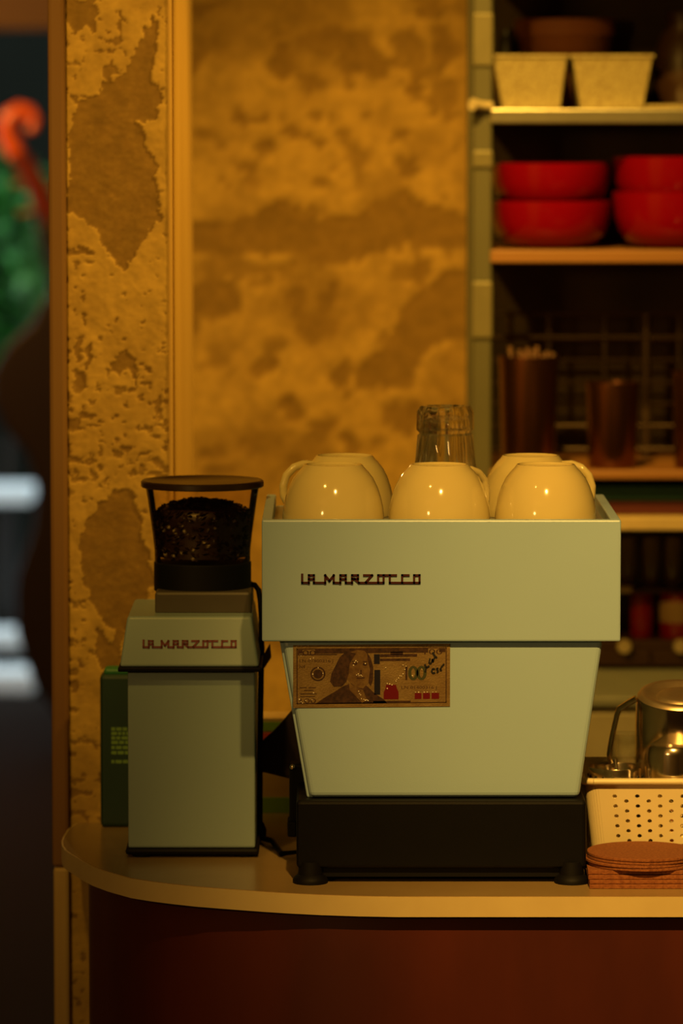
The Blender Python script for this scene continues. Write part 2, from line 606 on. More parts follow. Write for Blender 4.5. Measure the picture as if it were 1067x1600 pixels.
o = MB().box((-3.0, -6.2, -0.10), (2.6, 8.7, 0.0)).build('floor', M['dark'])
struct(o, 'dark brown floor of the room', 'floor')
o = MB().box((-3.0, -6.2, ZCEIL), (2.6, 8.7, ZCEIL + 0.1)).build('ceiling', M['ceil'])
struct(o, 'dark ceiling of the room', 'ceiling')
o = MB().box((2.5, -6.2, 0), (2.6, 2.0, ZCEIL)).build('wall_right', M['plain'])
struct(o, 'dark plaster wall to the right', 'wall')
o = MB().box((-3.0, -6.2, 0), (-2.9, 8.7, ZCEIL)).build('wall_left', M['plain'])
struct(o, 'dark plaster wall to the left', 'wall')
o = MB().box((-2.9, -6.2, 0), (2.5, -6.1, ZCEIL)).build('wall_front', M['plain'])
struct(o, 'dark plaster wall behind the camera', 'wall')

# back wall with stained plaster, shade by the shelves in the same mask
xl, xr = -0.30, 2.5
wb = grid_face('wall_back', xl, xr, 0.0, ZCEIL, YW, 0.0075, wall_mask, M['wall'], 0.004)
struct(wb, 'mottled ochre plaster wall behind the espresso machine', 'wall')
bk = MB().box((xl, YW + 0.012, 0), (xr, YW + 0.15, ZCEIL)).build('wall_core', M['plain'], wb)

# passage side wall, running back from the pillar
o = MB().box((0.10, YW + 0.15, 0), (0.20, 8.5, ZCEIL)).build('wall_passage', M['plain'])
struct(o, 'plaster wall along the passage behind the pillar', 'wall')

# pillar: the end of a wall, about 0.6 m deep
xa = P(104, 700, YP).x
xb = P(264, 300, YP).x
xleft = P(79, 700, YP).x
pil = grid_face('wall_pillar', xa, xb, 0.0, ZCEIL, YP, 0.0016, pillar_mask, M['pillar'], 0.0012)
struct(pil, 'pillar of peeling ochre plaster with large bare patches', 'pillar')
MB().box((xleft + 0.004, YP + 0.006, 0), (xb - 0.002, 1.05, ZCEIL)).build('pillar_core', M['pillar'], pil)
t1 = MB().box((xleft, YP - 0.012, 0.90), (xa + 0.001, YP + 0.05, ZCEIL)).build('trim_1', M['trimwood'], bevel=0.004)
struct(t1, 'flat ochre trim board on the outer edge of the pillar', 'trim')
t4 = MB().box((xleft + 0.001, YP - 0.012, 0), (xa + 0.001, YP + 0.05, 0.90)).build('trim_4', M['paletrim'], bevel=0.004)  # lower length of the trim, paler than the board above
struct(t4, 'paler trim board on the pillar edge below the bar worktop', 'trim')
# right corner bead with two grooves, then the deep side return
rb = MB()
rb.box((xb - 0.001, YP - 0.001, 0), (xb + 0.0035, YP + 0.03, ZCEIL))
rb.box((xb + 0.0035, YP + 0.012, 0), (xb + 0.0060, YP + 0.045, ZCEIL))
t2 = rb.build('trim_2', M['trimwood'], bevel=0.0012)
t2.data.materials[0] = M['paint']
struct(t2, 'narrow grooved corner bead down the right edge of the pillar', 'trim')
side = MB().box((xb - 0.004, YP + 0.045, 0), (xb + 0.004, 1.06, ZCEIL)).build('side_return', M['paint'], pil, bevel=0.003)

# far end of the passage: wall with a doorway
far = MB()
far.box((-2.9, 8.5, 0), (-2.15, 8.7, ZCEIL))
far.box((-0.70, 8.5, 0), (0.20, 8.7, ZCEIL))
far.box((-2.15, 8.5, 2.05), (-0.70, 8.7, ZCEIL))
o = far.build('wall_far', M['plain'])
struct(o, 'dark far wall with the open doorway', 'wall')
zb = P(30, 46, 7.9).z
o = MB().box((-2.88, 7.9, zb), (0.09, 8.05, zb + 0.16)).build('trim_3', M['beam'], bevel=0.006)
struct(o, 'brown wooden beam across the passage at the top left', 'trim')

# ------------------------------------------------------------------ outside the doorway
yo = 11.6
o = MB().box((-5, 8.7, -0.30), (2, 19, -0.22)).build('ground_outside', M['outwall'])
struct(o, 'dark ground outside the doorway', 'ground')
o = MB().box((-5, 15.2, -0.22), (2, 15.4, 3.0)).build('wall_outside', M['outwall'])
struct(o, 'dark grey-green garden wall beyond the doorway', 'wall')


def slab(name, pxr, py0, py1, Y, label, cat, depth, legs):
    a, b = P(pxr, py0, Y), P(pxr, py1, Y)
    t = thing(name, label, cat, (a.x, Y, -0.22))
    MB().box((-0.9, 0, b.z + 0.22), (0, depth, a.z + 0.22)).build('slab', M['pale'], t, bevel=0.006)
    for lx in (-0.8, -0.1):
        MB().box((lx - 0.03, 0.10, 0), (lx + 0.03, depth - 0.04, b.z + 0.22)).build('support', M['ebony'], t, bevel=0.004)
    return t


slab('bench', 47, 764, 788, 11.3, 'pale stone bench slab in daylight, higher of the two beyond the pillar', 'bench', 0.30, 2)
slab('low_bench', 48, 990, 1014, 10.85, 'narrow pale slab near the ground, under the higher bench outside', 'bench', 0.22, 2)
a, b = P(53, 1050, 10.4), P(53, 1092, 10.4)
o = MB().box((a.x - 0.9, 10.40, -0.22), (a.x, 10.60, a.z)).build('step_block', M['pale'], bevel=0.02, seg=3)
tag(o, 'pale blue-grey daylit block lowest outside the doorway', 'step')
a2 = P(70, 1062, 10.4)
o = MB().box((P(62, 1060, 10.4).x, 10.4, -0.22), (P(84, 1060, 10.4).x, 10.52, a2.z)).build('paving_stone', M['outwall'], bevel=0.02, seg=3)
tag(o, 'small dim stone between the daylit block and the pillar', 'stone')


def bush(name, c, rad, hgt, n, m, label, seed):
    rnd = random.Random(seed)
    t = thing(name, label, 'bush', (c[0], c[1], -0.22), group='bushes outside the doorway')
    mb = MB()
    for i in range(n):
        th, u = rnd.uniform(0, 2 * math.pi), rnd.uniform(-1, 1)
        rr = rad * rnd.uniform(0.55, 1.0)
        p = Vector((rr * math.cos(th) * math.sqrt(1 - u * u), rr * math.sin(th) * math.sqrt(1 - u * u), c[2] + 0.22 + u * hgt))
        L, w = rnd.uniform(0.07, 0.13), rnd.uniform(0.025, 0.04)
        rot = Matrix.Translation(p) @ Matrix.Rotation(rnd.uniform(0, 6.3), 4, 'Z') @ Matrix.Rotation(rnd.uniform(-1.2, 0.5), 4, 'X')
        mb.add([(0, 0, 0), (w, L * 0.45, 0.012), (0, L, -0.01), (-w, L * 0.45, 0.012)], [(0, 1, 2), (0, 2, 3)], rot)
    f = mb.build('foliage', m, t)
    f['kind'] = 'stuff'
    st = MB()
    for k in range(4):
        a = k * 1.57
        st.tube([(0.04 * math.cos(a), 0.04 * math.sin(a), 0), (0.10 * math.cos(a), 0.1 * math.sin(a), c[2] * 0.6),
                 (0.2 * math.cos(a + .4), 0.2 * math.sin(a + .4), c[2] + 0.3)], [0.018, 0.012, 0.005], 6)
    st.build('stem', M['bark'], t)
    return t


p = P(15, 400, 13.2)
bush('bush', (p.x - 0.10, 13.2, p.z), 0.40, 0.42, 900, M['leaf'], 'dark saturated green bush seen just left of the pillar', 4)
p = P(66, 430, 12.4)
bush('bush', (p.x + 0.12, 12.4, p.z), 0.20, 0.28, 360, M['leafp'], 'paler green leafy bush touching the pillar edge', 8)

# string bass leaning in the passage
yb = 7.5
sc = P(35, 192, yb)
bass = thing('string_bass', 'dark string bass leaning beyond the pillar with a glossy orange-red scroll', 'string bass', (-0.45, yb, 0))
lean = Matrix.Rotation(-math.radians(13.2), 4, 'Y')
half = [(0.0, 0.06), (0.16, 0.075), (0.27, 0.14), (0.325, 0.27), (0.335, 0.42), (0.30, 0.56), (0.225, 0.68), (0.19, 0.78),
        (0.20, 0.88), (0.24, 0.96), (0.252, 1.04), (0.235, 1.11), (0.18, 1.17), (0.10, 1.215), (0.045, 1.28)]
pts = [(x, z) for x, z in half] + [(-x, z) for x, z in reversed(half[1:])]
mb = MB().prism_y(pts, 0.0, 0.20)
mb.v = [lean @ v for v in mb.v]
mb.build('body', M['bassbody'], bass, bevel=0.012, seg=3)
mb = MB().box((-0.030, -0.05, 0.62), (0.030, -0.025, 1.46))
mb.v = [lean @ v for v in mb.v]
mb.build('fingerboard', M['ebony'], bass, bevel=0.006)
mb = MB().tube([(0, 0.03, 1.22), (0, 0.0, 1.40), (0, -0.005, 1.50)], [0.04, 0.03, 0.028], 12)
mb.v = [lean @ v for v in mb.v]
mb.build('neck', M['bassbody'], bass, smooth=60)
hook = [(86, 356), (70, 322), (57, 290), (42, 262), (26, 240), (13, 218), (9, 198), (16, 181), (31, 172), (46, 175), (55, 187), (52, 200), (42, 204)]
hp0 = [P(x, y, yb) - Vector((-0.45, yb, 0)) for x, y in hook]
RAD = [0.030, 0.031, 0.030, 0.029, 0.027, 0.025, 0.024, 0.023, 0.022, 0.020, 0.017, 0.014, 0.011]
hq = [(p.x, -0.004 - 0.001 * k, p.z) for k, p in enumerate(hp0)]
MB().tube(hq[:5], RAD[:5], 14).build('pegbox', M['redvarnish'], bass, smooth=60)
sco = MB().tube(hq[4:], RAD[4:], 14).build('scroll', M['varnish'], bass, smooth=60)
sco['label'] = 'orange-red curled scroll'
for k, (pz, s) in enumerate(((1.50, -1), (1.55, 1), (1.48, 1), (1.58, -1))):
    mb = MB().tube([(s * 0.02, 0.0, pz), (s * 0.06, 0.0, pz), (s * 0.066, 0, pz)], [0.007, 0.007, 0.016], 10)
    mb.v = [lean @ v for v in mb.v]
    mb.build('peg', M['label'], bass, smooth=60)
mb = MB().tube([(0, 0.1, 0.07), (0, 0.1, 0.0)], 0.008, 10)
mb.v = [lean @ v for v in mb.v]
mb.build('endpin', M['ebony'], bass)

# ------------------------------------------------------------------ bar counter
EDGE = [(97, 1321), (101, 1327), (108, 1332), (118, 1338), (130, 1346), (146, 1354), (168, 1362), (204, 1372), (235, 1377), (267, 1381),
        (304, 1385), (342, 1388), (376, 1390.5), (410, 1393), (450, 1395.5), (500, 1398), (560, 1400), (620, 1401), (690, 1401)]
front = [PZ(px, py, ZC) for px, py in EDGE]
yf = front[-1].y
back_l = [PZ(px, py, ZC) for px, py in ((118, 1288), (106, 1295), (99, 1306), (96, 1314))]
outline = [(v.x, v.y) for v in front] + [(1.25, yf), (1.25, 0.52), (xb + 0.0075, 0.52), (xb + 0.0075, YP - 0.013)]
outline += [(back_l[0].x, YP - 0.013)] + [(v.x, min(v.y, YP - 0.013)) for v in back_l[1:]]
THK = 0.0205
wt = thing('bar_worktop', 'tan bar worktop with a rounded left end and cream edge', 'worktop', (0, 0, 0))


def inset(pts, d):
    """push an outline inwards by d (counter-clockwise order)"""
    n, out = len(pts), []
    for i in range(n):
        p0, p1, p2 = Vector(pts[i - 1]), Vector(pts[i]), Vector(pts[(i + 1) % n])
        e1, e2 = (p1 - p0).normalized(), (p2 - p1).normalized()
        n1, n2 = Vector((-e1.y, e1.x)), Vector((-e2.y, e2.x))
        b = (n1 + n2)
        b = b.normalized() if b.length > 1e-6 else n1
        out.append(tuple(p1 + b * d / max(0.35, b.dot(n1))))
    return out


inner = inset(outline, 0.0016)
MB().prism_z(inner, ZC - THK + 0.001, ZC).build('top_board', M['top'], wt)
bd = MB()
n = len(outline)
vs = [(x, y, ZC - THK) for x, y in outline] + [(x, y, ZC - 0.0006) for x, y in outline] + \
     [(x, y, ZC - THK) for x, y in inner] + [(x, y, ZC - 0.0006) for x, y in inner]
fs = []
for i in range(n):
    j = (i + 1) % n
    fs += [(i, j, j + n, i + n), (i + n, j + n, j + 3 * n, i + 3 * n), (j + 2 * n, i + 2 * n, i + 3 * n, j + 3 * n), (i, i + 2 * n, j + 2 * n, j)]
bd.add(vs, fs)
e = bd.build('edge_band', M['edge'], wt, smooth=40)
e['label'] = 'cream edge band'

bf = []
for v in front:
    w = max(0.0, min(1.0, (P(500, 1390, 0).x - v.x) / 0.28))
    bf.append((v.x + 0.027 * w, v.y + 0.0145 + 0.012 * w))
cb = thing('bar_counter', 'dark mahogany bar front below the worktop', 'counter', (0, 0, 0))
bo = bf + [(1.22, yf + 0.0145), (1.22, 0.38), (bf[0][0], 0.38)]
MB().prism_z(bo, 0.09, ZC - THK).build('front_panel', M['mahog'], cb, smooth=30)
MB().prism_z(inset(bo, 0.03), 0.0, 0.09).build('plinth', M['ebony'], cb)

# ------------------------------------------------------------------ espresso machine, its back towards us
em = thing('espresso_machine', 'pale mint espresso machine with wide upper box, seen from behind', 'coffee machine', (0, 0, 0))
zr = P(690, 812.5, 0).z                     # rim of the upper box
zu = P(690, 1002.5, 0).z                    # its lower edge
xl_, xr_ = P(409, 900, 0).x, P(970, 900, 0).x
DEP = 0.30
mb = MB().box((xl_, 0, zu), (xr_, 0.012, zr))
mb.build('upper_panel', M['mint'], em, bevel=0.0018, seg=2)
for s, x in ((0, xl_), (1, xr_ - 0.010)):
    MB().box((x, 0.012, zu), (x + 0.010, DEP, zr)).build('side_panel', M['mint'], em, bevel=0.0015)
MB().box((xl_ + 0.010, DEP - 0.010, zu), (xr_ - 0.010, DEP, zr - 0.012)).build('far_panel', M['mint'], em, bevel=0.0015)
ZT = zr - 0.012
MB().box((xl_ + 0.010, 0.012, zu + 0.004), (xr_ - 0.010, DEP - 0.010, ZT)).build('cup_tray', M['tray'], em)
zl = P(690, 1246, 0.009).z
quad = [(P(484, 1246, 0.009).x, zl), (P(905, 1246, 0.009).x, zl), (P(942, 1003, 0.009).x, zu), (P(441, 1003, 0.009).x, zu)]
MB().prism_y(quad, 0.009, DEP - 0.02).build('lower_body', M['mint'], em, bevel=0.005, seg=3)
quad2 = [(quad[0][0] - 0.0030, zl - 0.001), (quad[0][0] + 0.004, zl - 0.001), (quad[3][0] + 0.004, zu), (quad[3][0] - 0.0030, zu)]
MB().prism_y(quad2, 0.016, DEP - 0.03).build('side_seam', M['mint'], em, bevel=0.0015)
zb1, zb0 = zl, P(690, 1357, -0.004).z
xb0, xb1 = P(463, 1300, -0.004).x, P(916, 1300, -0.004).x
MB().box((xb0, -0.004, zb0), (xb1, DEP + 0.05, zb1 - 0.001)).build('base', M['black'], em, bevel=0.004, seg=3)
MB().box((xb0 + 0.010, 0.004, ZC + 0.006), (xb1 - 0.010, DEP + 0.03, zb0)).build('base_skirt', M['rubber'], em)
foot = [(0, 0), (0.0175, 0), (0.0180, 0.003), (0.0165, 0.006), (0.0125, 0.009), (0.0115, 0.022), (0, 0.022)]
for fx in (P(485, 1385, 0.004).x, P(893, 1385, 0.004).x):
    for fy in (0.0035, DEP + 0.01):
        MB().lathe(foot, (fx, fy, ZC), 28).build('foot', M['rubber'], em, smooth=40)
# dark upright of the drip tray on the left flank
pa, pb = P(452, 1192, 0.13), P(472, 1300, 0.13)
MB().box((pa.x, 0.12, pb.z), (pb.x + 0.01, 0.15, pa.z)).build('side_post', M['black'], em, bevel=0.003)
MB().box((pa.x - 0.002, 0.115, P(455, 1307, 0.12).z), (pa.x + 0.008, 0.155, P(455, 1283, 0.12).z)).build('post_clip', M['rubber'], em, bevel=0.002)
q = P(457, 1199, 0.115)
MB().lathe([(0, -0.003), (0.0022, -0.002), (0.003, 0), (0.0022, 0.002), (0, 0.003)], (q.x, 0.118, q.z), 14).build('screw', M['chrome'], em, smooth=60)

# badge lettering as connected strokes
STROKES = [
    [(62, 65), (62, 130), (115, 130)], [(115, 134), (115, 70), (155, 70), (155, 130), (245, 130)], [(115, 101), (155, 101)],
    [(245, 134), (245, 70), (278, 114), (312, 70), (312, 130), (365, 130)],
    [(365, 134), (365, 70), (408, 70), (408, 130), (458, 130)], [(365, 101), (408, 101)],
    [(458, 134), (458, 70), (505, 70), (505, 99), (458, 99)], [(476, 99), (512, 130), (560, 130)],
    [(553, 70), (616, 70), (566, 126), (570, 130), (665, 130)],
    [(665, 130), (665, 70), (708, 70), (708, 130), (665, 130)],
    [(708, 70), (806, 70)], [(757, 70), (757, 130), (855, 130)],
    [(906, 70), (855, 70), (855, 130), (950, 130)],
    [(950, 130), (950, 70), (993, 70), (993, 130), (950, 130)],
]


def lettering(px0, px1, pyc, Y, thick, parent, m, name='badge_lettering', plane=None, tw=16.5):
    """strokes on a plane; plane(x, z) gives the depth of the face there"""
    x0, x1 = P(px0, pyc, Y).x, P(px1, pyc, Y).x
    k = (x1 - x0) / (1001 - 54)
    zc = P((px0 + px1) / 2, pyc, Y).z
    mb = MB()
    for st in STROKES:
        for (ax, ay), (bx, by) in zip(st, st[1:]):
            d = Vector((bx - ax, by - ay)).normalized()
            nrm = Vector((-d.y, d.x)) * tw / 2
            ex = d * tw / 2
            q = [Vector((ax, ay)) - ex + nrm, Vector((bx, by)) + ex + nrm, Vector((bx, by)) + ex - nrm, Vector((ax, ay)) - ex - nrm]
            w = [(x0 + (p.x - 54) * k, zc - (p.y - 100) * k) for p in q]
            vs = []
            for (wx, wz) in w:
                vs.append((wx, (plane(wx, wz) if plane else Y) - thick, wz))
            for (wx, wz) in w:
                vs.append((wx, (plane(wx, wz) if plane else Y) + 0.0004, wz))
            mb.add(vs, [(0, 1, 2, 3), (7, 6, 5, 4), (0, 4, 5, 1), (1, 5, 6, 2), (2, 6, 7, 3), (3, 7, 4, 0)])
    return mb.build(name, m, parent)


bl = lettering(470.5, 657, 904.5, 0.0, 0.0016, em, M['badge'])
bl['label'] = 'dark red lettering LA MARZOCCO'

# ------------------------------------------------------------------ banknote taped to the lower body
ny = 0.0085
bn = thing('banknote', 'gold foil hundred banknote stuck to the machine below the upper box', 'banknote', (0, 0, 0))
N0, N1 = P(458, 1105, ny), P(703, 1105, ny)
ztop, zbot = P(580, 1007, ny).z, P(580, 1105, ny).z
NW, NH = N1.x - N0.x, ztop - zbot
SK = math.tan(math.radians(0.55))
L = [0]


def npt(u, v):
    """note coordinates (0-1 right, 0-1 down) on its face"""
    return N0.x + u * NW, zbot + (1 - v) * NH + (u - 0.5) * NW * SK


def nshape(polys, name, m, lift, parent=None, t=0.00025):
    mb = MB()
    for pl in polys:
        q = [npt(u, v) for u, v in pl]
        ar = sum(q[i - 1][0] * q[i][1] - q[i][0] * q[i - 1][1] for i in range(len(q)))
        if ar < 0:
            q = q[::-1]
        mb.prism_y(q, ny - lift - t, ny - lift + 0.00005)
    return mb.build(name, m, parent or bn)


def rect(u0, v0, u1, v1):
    return [(u0, v0), (u1, v0), (u1, v1), (u0, v1)]


def ell(u, v, ru, rv, n=20):
    return [(u + ru * math.cos(2 * math.pi * i / n), v + rv * math.sin(2 * math.pi * i / n)) for i in range(n)]


def stroke(pts, w):
    out = []
    for (a, b), (c, d) in zip(pts, pts[1:]):
        du, dv = (c - a) * NW, (d - b) * NH
        l = math.hypot(du, dv) or 1
        nu, nv = -dv / l * w / NW / 2 * NW, du / l * w / 2
        out.append([(a + nu / NW, b + nv / NH), (c + nu / NW, d + nv / NH), (c - nu / NW, d - nv / NH), (a - nu / NW, b - nv / NH)])
    return out


nshape([rect(0, 0, 1, 1)], 'paper', M['gold'], 0.0, t=0.0003)
nshape([rect(.022, .055, .978, .068), rect(.022, .925, .978, .938), rect(.022, .055, .028, .938), rect(.972, .055, .978, .938)], 'border', M['ink'], 0.0003)
nshape([rect(.14, .068, .86, .135), rect(.36, .118, .44, .16), rect(.62, .118, .70, .165), rect(.03, .075, .06, .13), rect(.93, .075, .97, .13)], 'top_band', M['ink'], 0.0003)
nshape([[(.14, .94), (.20, .84), (.27, .74), (.31, .67), (.36, .62), (.42, .60), (.47, .66), (.52, .78), (.58, .88), (.60, .94)]], 'coat', M['ink'], 0.0003)
nshape([[(.34, .10), (.295, .20), (.27, .33), (.245, .45), (.235, .58), (.26, .66), (.31, .66), (.34, .58), (.355, .45), (.36, .30), (.40, .14)],
        [(.47, .12), (.495, .22), (.51, .36), (.51, .55), (.495, .66), (.48, .60), (.49, .40), (.475, .24)]], 'hair', M['ink'], 0.0006)
nshape([[(.36, .12), (.41, .085), (.455, .10), (.485, .19), (.495, .36), (.49, .50), (.475, .62), (.445, .70), (.40, .68), (.355, .58), (.335, .46), (.34, .28)]],
       'face', M['skinprint'], 0.0004)
nshape([[(.355, .60), (.40, .68), (.445, .72), (.47, .88), (.44, .93), (.36, .72)]], 'collar', M['skinprint'], 0.0007)
nshape([ell(.393, .30, .016, .022, 12), ell(.458, .31, .014, .022, 12), rect(.405, .52, .455, .535), rect(.428, .40, .436, .47),
        rect(.375, .255, .412, .268), rect(.445, .262, .472, .275)], 'features', M['ink'], 0.0008)
nshape([ell(.158, .46, .048, .115, 24)], 'seal', M['ink'], 0.0003)
nshape([ell(.158, .46, .038, .092, 24)], 'seal_ring', M['gold'], 0.0006)
nshape([ell(.158, .46, .030, .072, 20)], 'seal_centre', M['ink'], 0.0009)
nshape([rect(.515, .155, .552, .31), rect(.517, .405, .555, .80)], 'blue_band', M['blueink'], 0.0003)
nshape([rect(.553, .155, .79, .20), rect(.553, .225, .745, .265)], 'caption_band', M['ink'], 0.0003)
nshape([[(.592, .645), (.655, .645), (.662, .71), (.672, .76), (.672, .875), (.577, .875), (.577, .76), (.588, .71)]], 'inkwell', M['redink'], 0.0003)
nshape([rect(.715, .35, .728, .57)], 'numeral_one', M['ink'], 0.0003)
for uc in (.765, .818):
    nshape([ell(uc, .46, .033, .115, 20)], 'numeral_zero', M['greenink'], 0.0003)
    nshape([ell(uc, .46, .012, .075, 16)], 'numeral_zero_gap', M['gold'], 0.0006)
nshape([rect(.775, .78, .818, .875), rect(.828, .78, .872, .875), rect(.882, .78, .93, .875)], 'red_blocks', M['redink'], 0.0003)
nshape([rect(.51, .90, .75, .928)], 'lower_band', M['ink'], 0.0003)
rnd = random.Random(5)
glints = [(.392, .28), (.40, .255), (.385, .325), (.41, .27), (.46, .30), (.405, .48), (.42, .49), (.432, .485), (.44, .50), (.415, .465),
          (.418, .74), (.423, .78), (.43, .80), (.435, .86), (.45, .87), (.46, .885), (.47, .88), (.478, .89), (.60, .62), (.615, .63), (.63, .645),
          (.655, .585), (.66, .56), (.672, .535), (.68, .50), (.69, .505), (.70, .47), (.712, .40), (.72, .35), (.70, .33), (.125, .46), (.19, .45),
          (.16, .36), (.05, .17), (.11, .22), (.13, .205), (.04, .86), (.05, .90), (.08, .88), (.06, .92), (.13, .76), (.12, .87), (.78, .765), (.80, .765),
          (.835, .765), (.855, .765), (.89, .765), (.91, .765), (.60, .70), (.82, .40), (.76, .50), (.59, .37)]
nshape([ell(u, v, rnd.uniform(.0022, .0045), rnd.uniform(.005, .010), 8) for u, v in glints], 'painted_glints', M['foil'], 0.0011)['kind'] = 'stuff'  # bright spots that paint the glints of light on the note


def text_mesh(body, name, m, parent, u, v, hgt, width=None, lift=0.0004):
    cu = bpy.data.curves.new(name, 'FONT')
    cu.body = body
    cu.size = 1.0
    cu.extrude = 0.0
    tmp = bpy.data.objects.new(name + '_tmp', cu)
    COL.objects.link(tmp)
    dg = bpy.context.evaluated_depsgraph_get()
    me = bpy.data.meshes.new_from_object(tmp.evaluated_get(dg))
    bpy.data.objects.remove(tmp)
    bpy.data.curves.remove(cu)
    co = np.array([p.co[:] for p in me.vertices])
    mn, mx = co.min(0), co.max(0)
    sx = sy = hgt / (mx[1] - mn[1])
    if width:
        sx = width / (mx[0] - mn[0])
    x0, z0 = npt(u, v)
    for p in me.vertices:
        p.co = (x0 + (p.co.x - mn[0]) * sx, ny - lift, z0 + (p.co.y - mn[1]) * sy)
    me.name = name
    me.materials.clear()
    me.materials.append(m)
    o = bpy.data.objects.new(name, me)
    COL.objects.link(o)
    o.parent = parent
    sm = o.modifiers.new('thickness', 'SOLIDIFY')
    sm.thickness = 0.0002
    return o


text_mesh('100', 'corner_numeral', M['ink'], bn, .030, .165, NH * .085, NW * .115)
text_mesh('100', 'corner_numeral', M['ink'], bn, .835, .165, NH * .085, NW * .115)
text_mesh('100', 'corner_numeral', M['ink'], bn, .045, .925, NH * .075, NW * .10)
text_mesh('LN 01400316 J', 'serial_number', M['ink'], bn, .040, .285, NH * .058, NW * .215)
text_mesh('LN 01400316 J', 'serial_number', M['ink'], bn, .690, .725, NH * .060, NW * .225)
text_mesh('N4', 'district_mark', M['ink'], bn, .040, .365, NH * .05, NW * .035)
nshape([rect(.042, .672, .085, .684), rect(.098, .672, .145, .684), rect(.07, .715, .13, .727), rect(.045, .77, .15, .782), rect(.045, .815, .14, .825),
        rect(.04, .145, .28, .160)], 'fine_print', M['ink'], 0.0003)['kind'] = 'stuff'
pen = []
pen += stroke([(.888, .13), (.908, .215)], 0.0019) + stroke([(.908, .215), (.917, .205)], 0.0019)
pen += stroke([(.872, .225), (.865, .30), (.878, .31), (.888, .235), (.890, .285), (.900, .215)], 0.0015)
pen += stroke([(.838, .32), (.848, .375), (.842, .44)], 0.0018) + stroke([(.848, .375), (.868, .345)], 0.0016)
pen += stroke([(.905, .40), (.888, .39), (.882, .44), (.892, .465), (.905, .45)], 0.0016)
pen += stroke([(.925, .38), (.912, .395), (.925, .43), (.915, .455)], 0.0016) + stroke([(.962, .315), (.945, .365), (.935, .41), (.948, .42)], 0.0016)
nshape(pen, 'handwriting', M['pen'], 0.0012)

# ------------------------------------------------------------------ cups on the machine
cup_prof = [(0.0470, 0.0), (0.0505, 0.0005), (0.0515, 0.003), (0.0517, 0.010), (0.0506, 0.020), (0.0484, 0.030), (0.0450, 0.040),
            (0.0405, 0.049), (0.0355, 0.0555), (0.0320, 0.0590), (0.0302, 0.0615), (0.0292, 0.0628), (0.0276, 0.0628), (0.0266, 0.0612),
            (0.0, 0.0605)]
cup_in = [(0.0, 0.0570), (0.030, 0.0550), (0.040, 0.046), (0.0455, 0.030), (0.0482, 0.012), (0.0470, 0.0)]


def make_cup():
    t = thing('coffee_cup', 'cup', 'cup')
    MB().lathe(cup_prof + cup_in, (0, 0, 0), 64).build('cup_body', M['ceramic'], t, smooth=50)
    path = [(0.034, 0, 0.0535), (0.044, 0, 0.0545), (0.0545, 0, 0.0510), (0.0625, 0, 0.0430), (0.0660, 0, 0.0320), (0.0655, 0, 0.0220), (0.0605, 0, 0.0130), (0.049, 0, 0.0095)]
    sm = []
    for i in range(len(path) - 1):
        a, b = Vector(path[i]), Vector(path[i + 1])
        for k in range(4):
            sm.append(a.lerp(b, k / 4))
    sm.append(Vector(path[-1]))
    MB().tube(sm, 0.0042, 12).build('handle', M['ceramic'], t, smooth=60)
    return t


zt = ZT
FY, BY = 0.068, 0.187
cups = [
    (520.5, FY, math.radians(62), 'upturned cream cup in the front row, nearest the grinder'),
    (686.5, FY, math.radians(42), 'upturned cream cup in the front row below the drinking glasses'),
    (852.5, FY, math.radians(62), 'upturned cream cup in the front row, nearest the shelf'),
    (538.0, BY, math.radians(196), 'upturned cream cup in the back row with its handle towards the pillar'),
    (829.0, BY, math.radians(-18), 'upturned cream cup in the back row with its handle towards the shelf'),
]
c0 = make_cup()
for i, (px, y, rz, lab) in enumerate(cups):
    q = P(px, 760, y)
    if i == 0:
        c0.location = (q.x, y, zt)
        c0.rotation_euler = (0, 0, rz)
        c0['label'] = lab
        c0['group'] = 'cups on the machine'
    else:
        dup(c0, (q.x, y, zt), rz, lab, 'cups on the machine')

# faceted tumblers, upside down, one over the other


def facet(n, amt, z0, z1):
    def f(a, z):
        if z < z0 or z > z1:
            return 1.0
        return 1.0 - amt * abs(math.sin(a * n / 2)) ** 0.6
    return f


def tumbler(name, label, z, h, rb, rt, px, y, tilt):
    t = thing(name, label, 'glass', (P(px, 700, y).x, y, z))
    prof = [(rb - 0.0025, 0), (rb, 0.001), (rb - 0.0005, h * 0.20), (rb - 0.002, h * 0.27), (rt + 0.0035, h * 0.50), (rt + 0.0012, h * 0.735), (rt - 0.0012, h * 0.755),
            (rt + 0.0022, h * 0.785), (rt + 0.0018, h * 0.95), (rt - 0.002, h), (rt - 0.008, h), (rt - 0.010, h - 0.002), (0.0, h - 0.003)]
    inn = [(0.0, h - 0.014), (rt - 0.006, h - 0.014), (rt - 0.0035, h - 0.020), (rt + 0.0008, h * 0.50), (rb - 0.0046, h * 0.27), (rb - 0.0026, h * 0.1), (rb - 0.0025, 0)]
    MB().lathe(prof + inn, (0, 0, 0), 80, rmod=facet(12, 0.085, h * 0.30, h * 1.1)).build('tumbler_body', M['glass'], t, smooth=35)
    t.rotation_euler = (tilt, 0, 0.2)
    return t


gz = P(690, 634, BY + 0.004).z
tumbler('tumbler', 'clear faceted tumbler turned upside down behind the middle cup', zt, gz - zt, 0.0385, 0.0285, 695.5, BY + 0.004, 0.0)

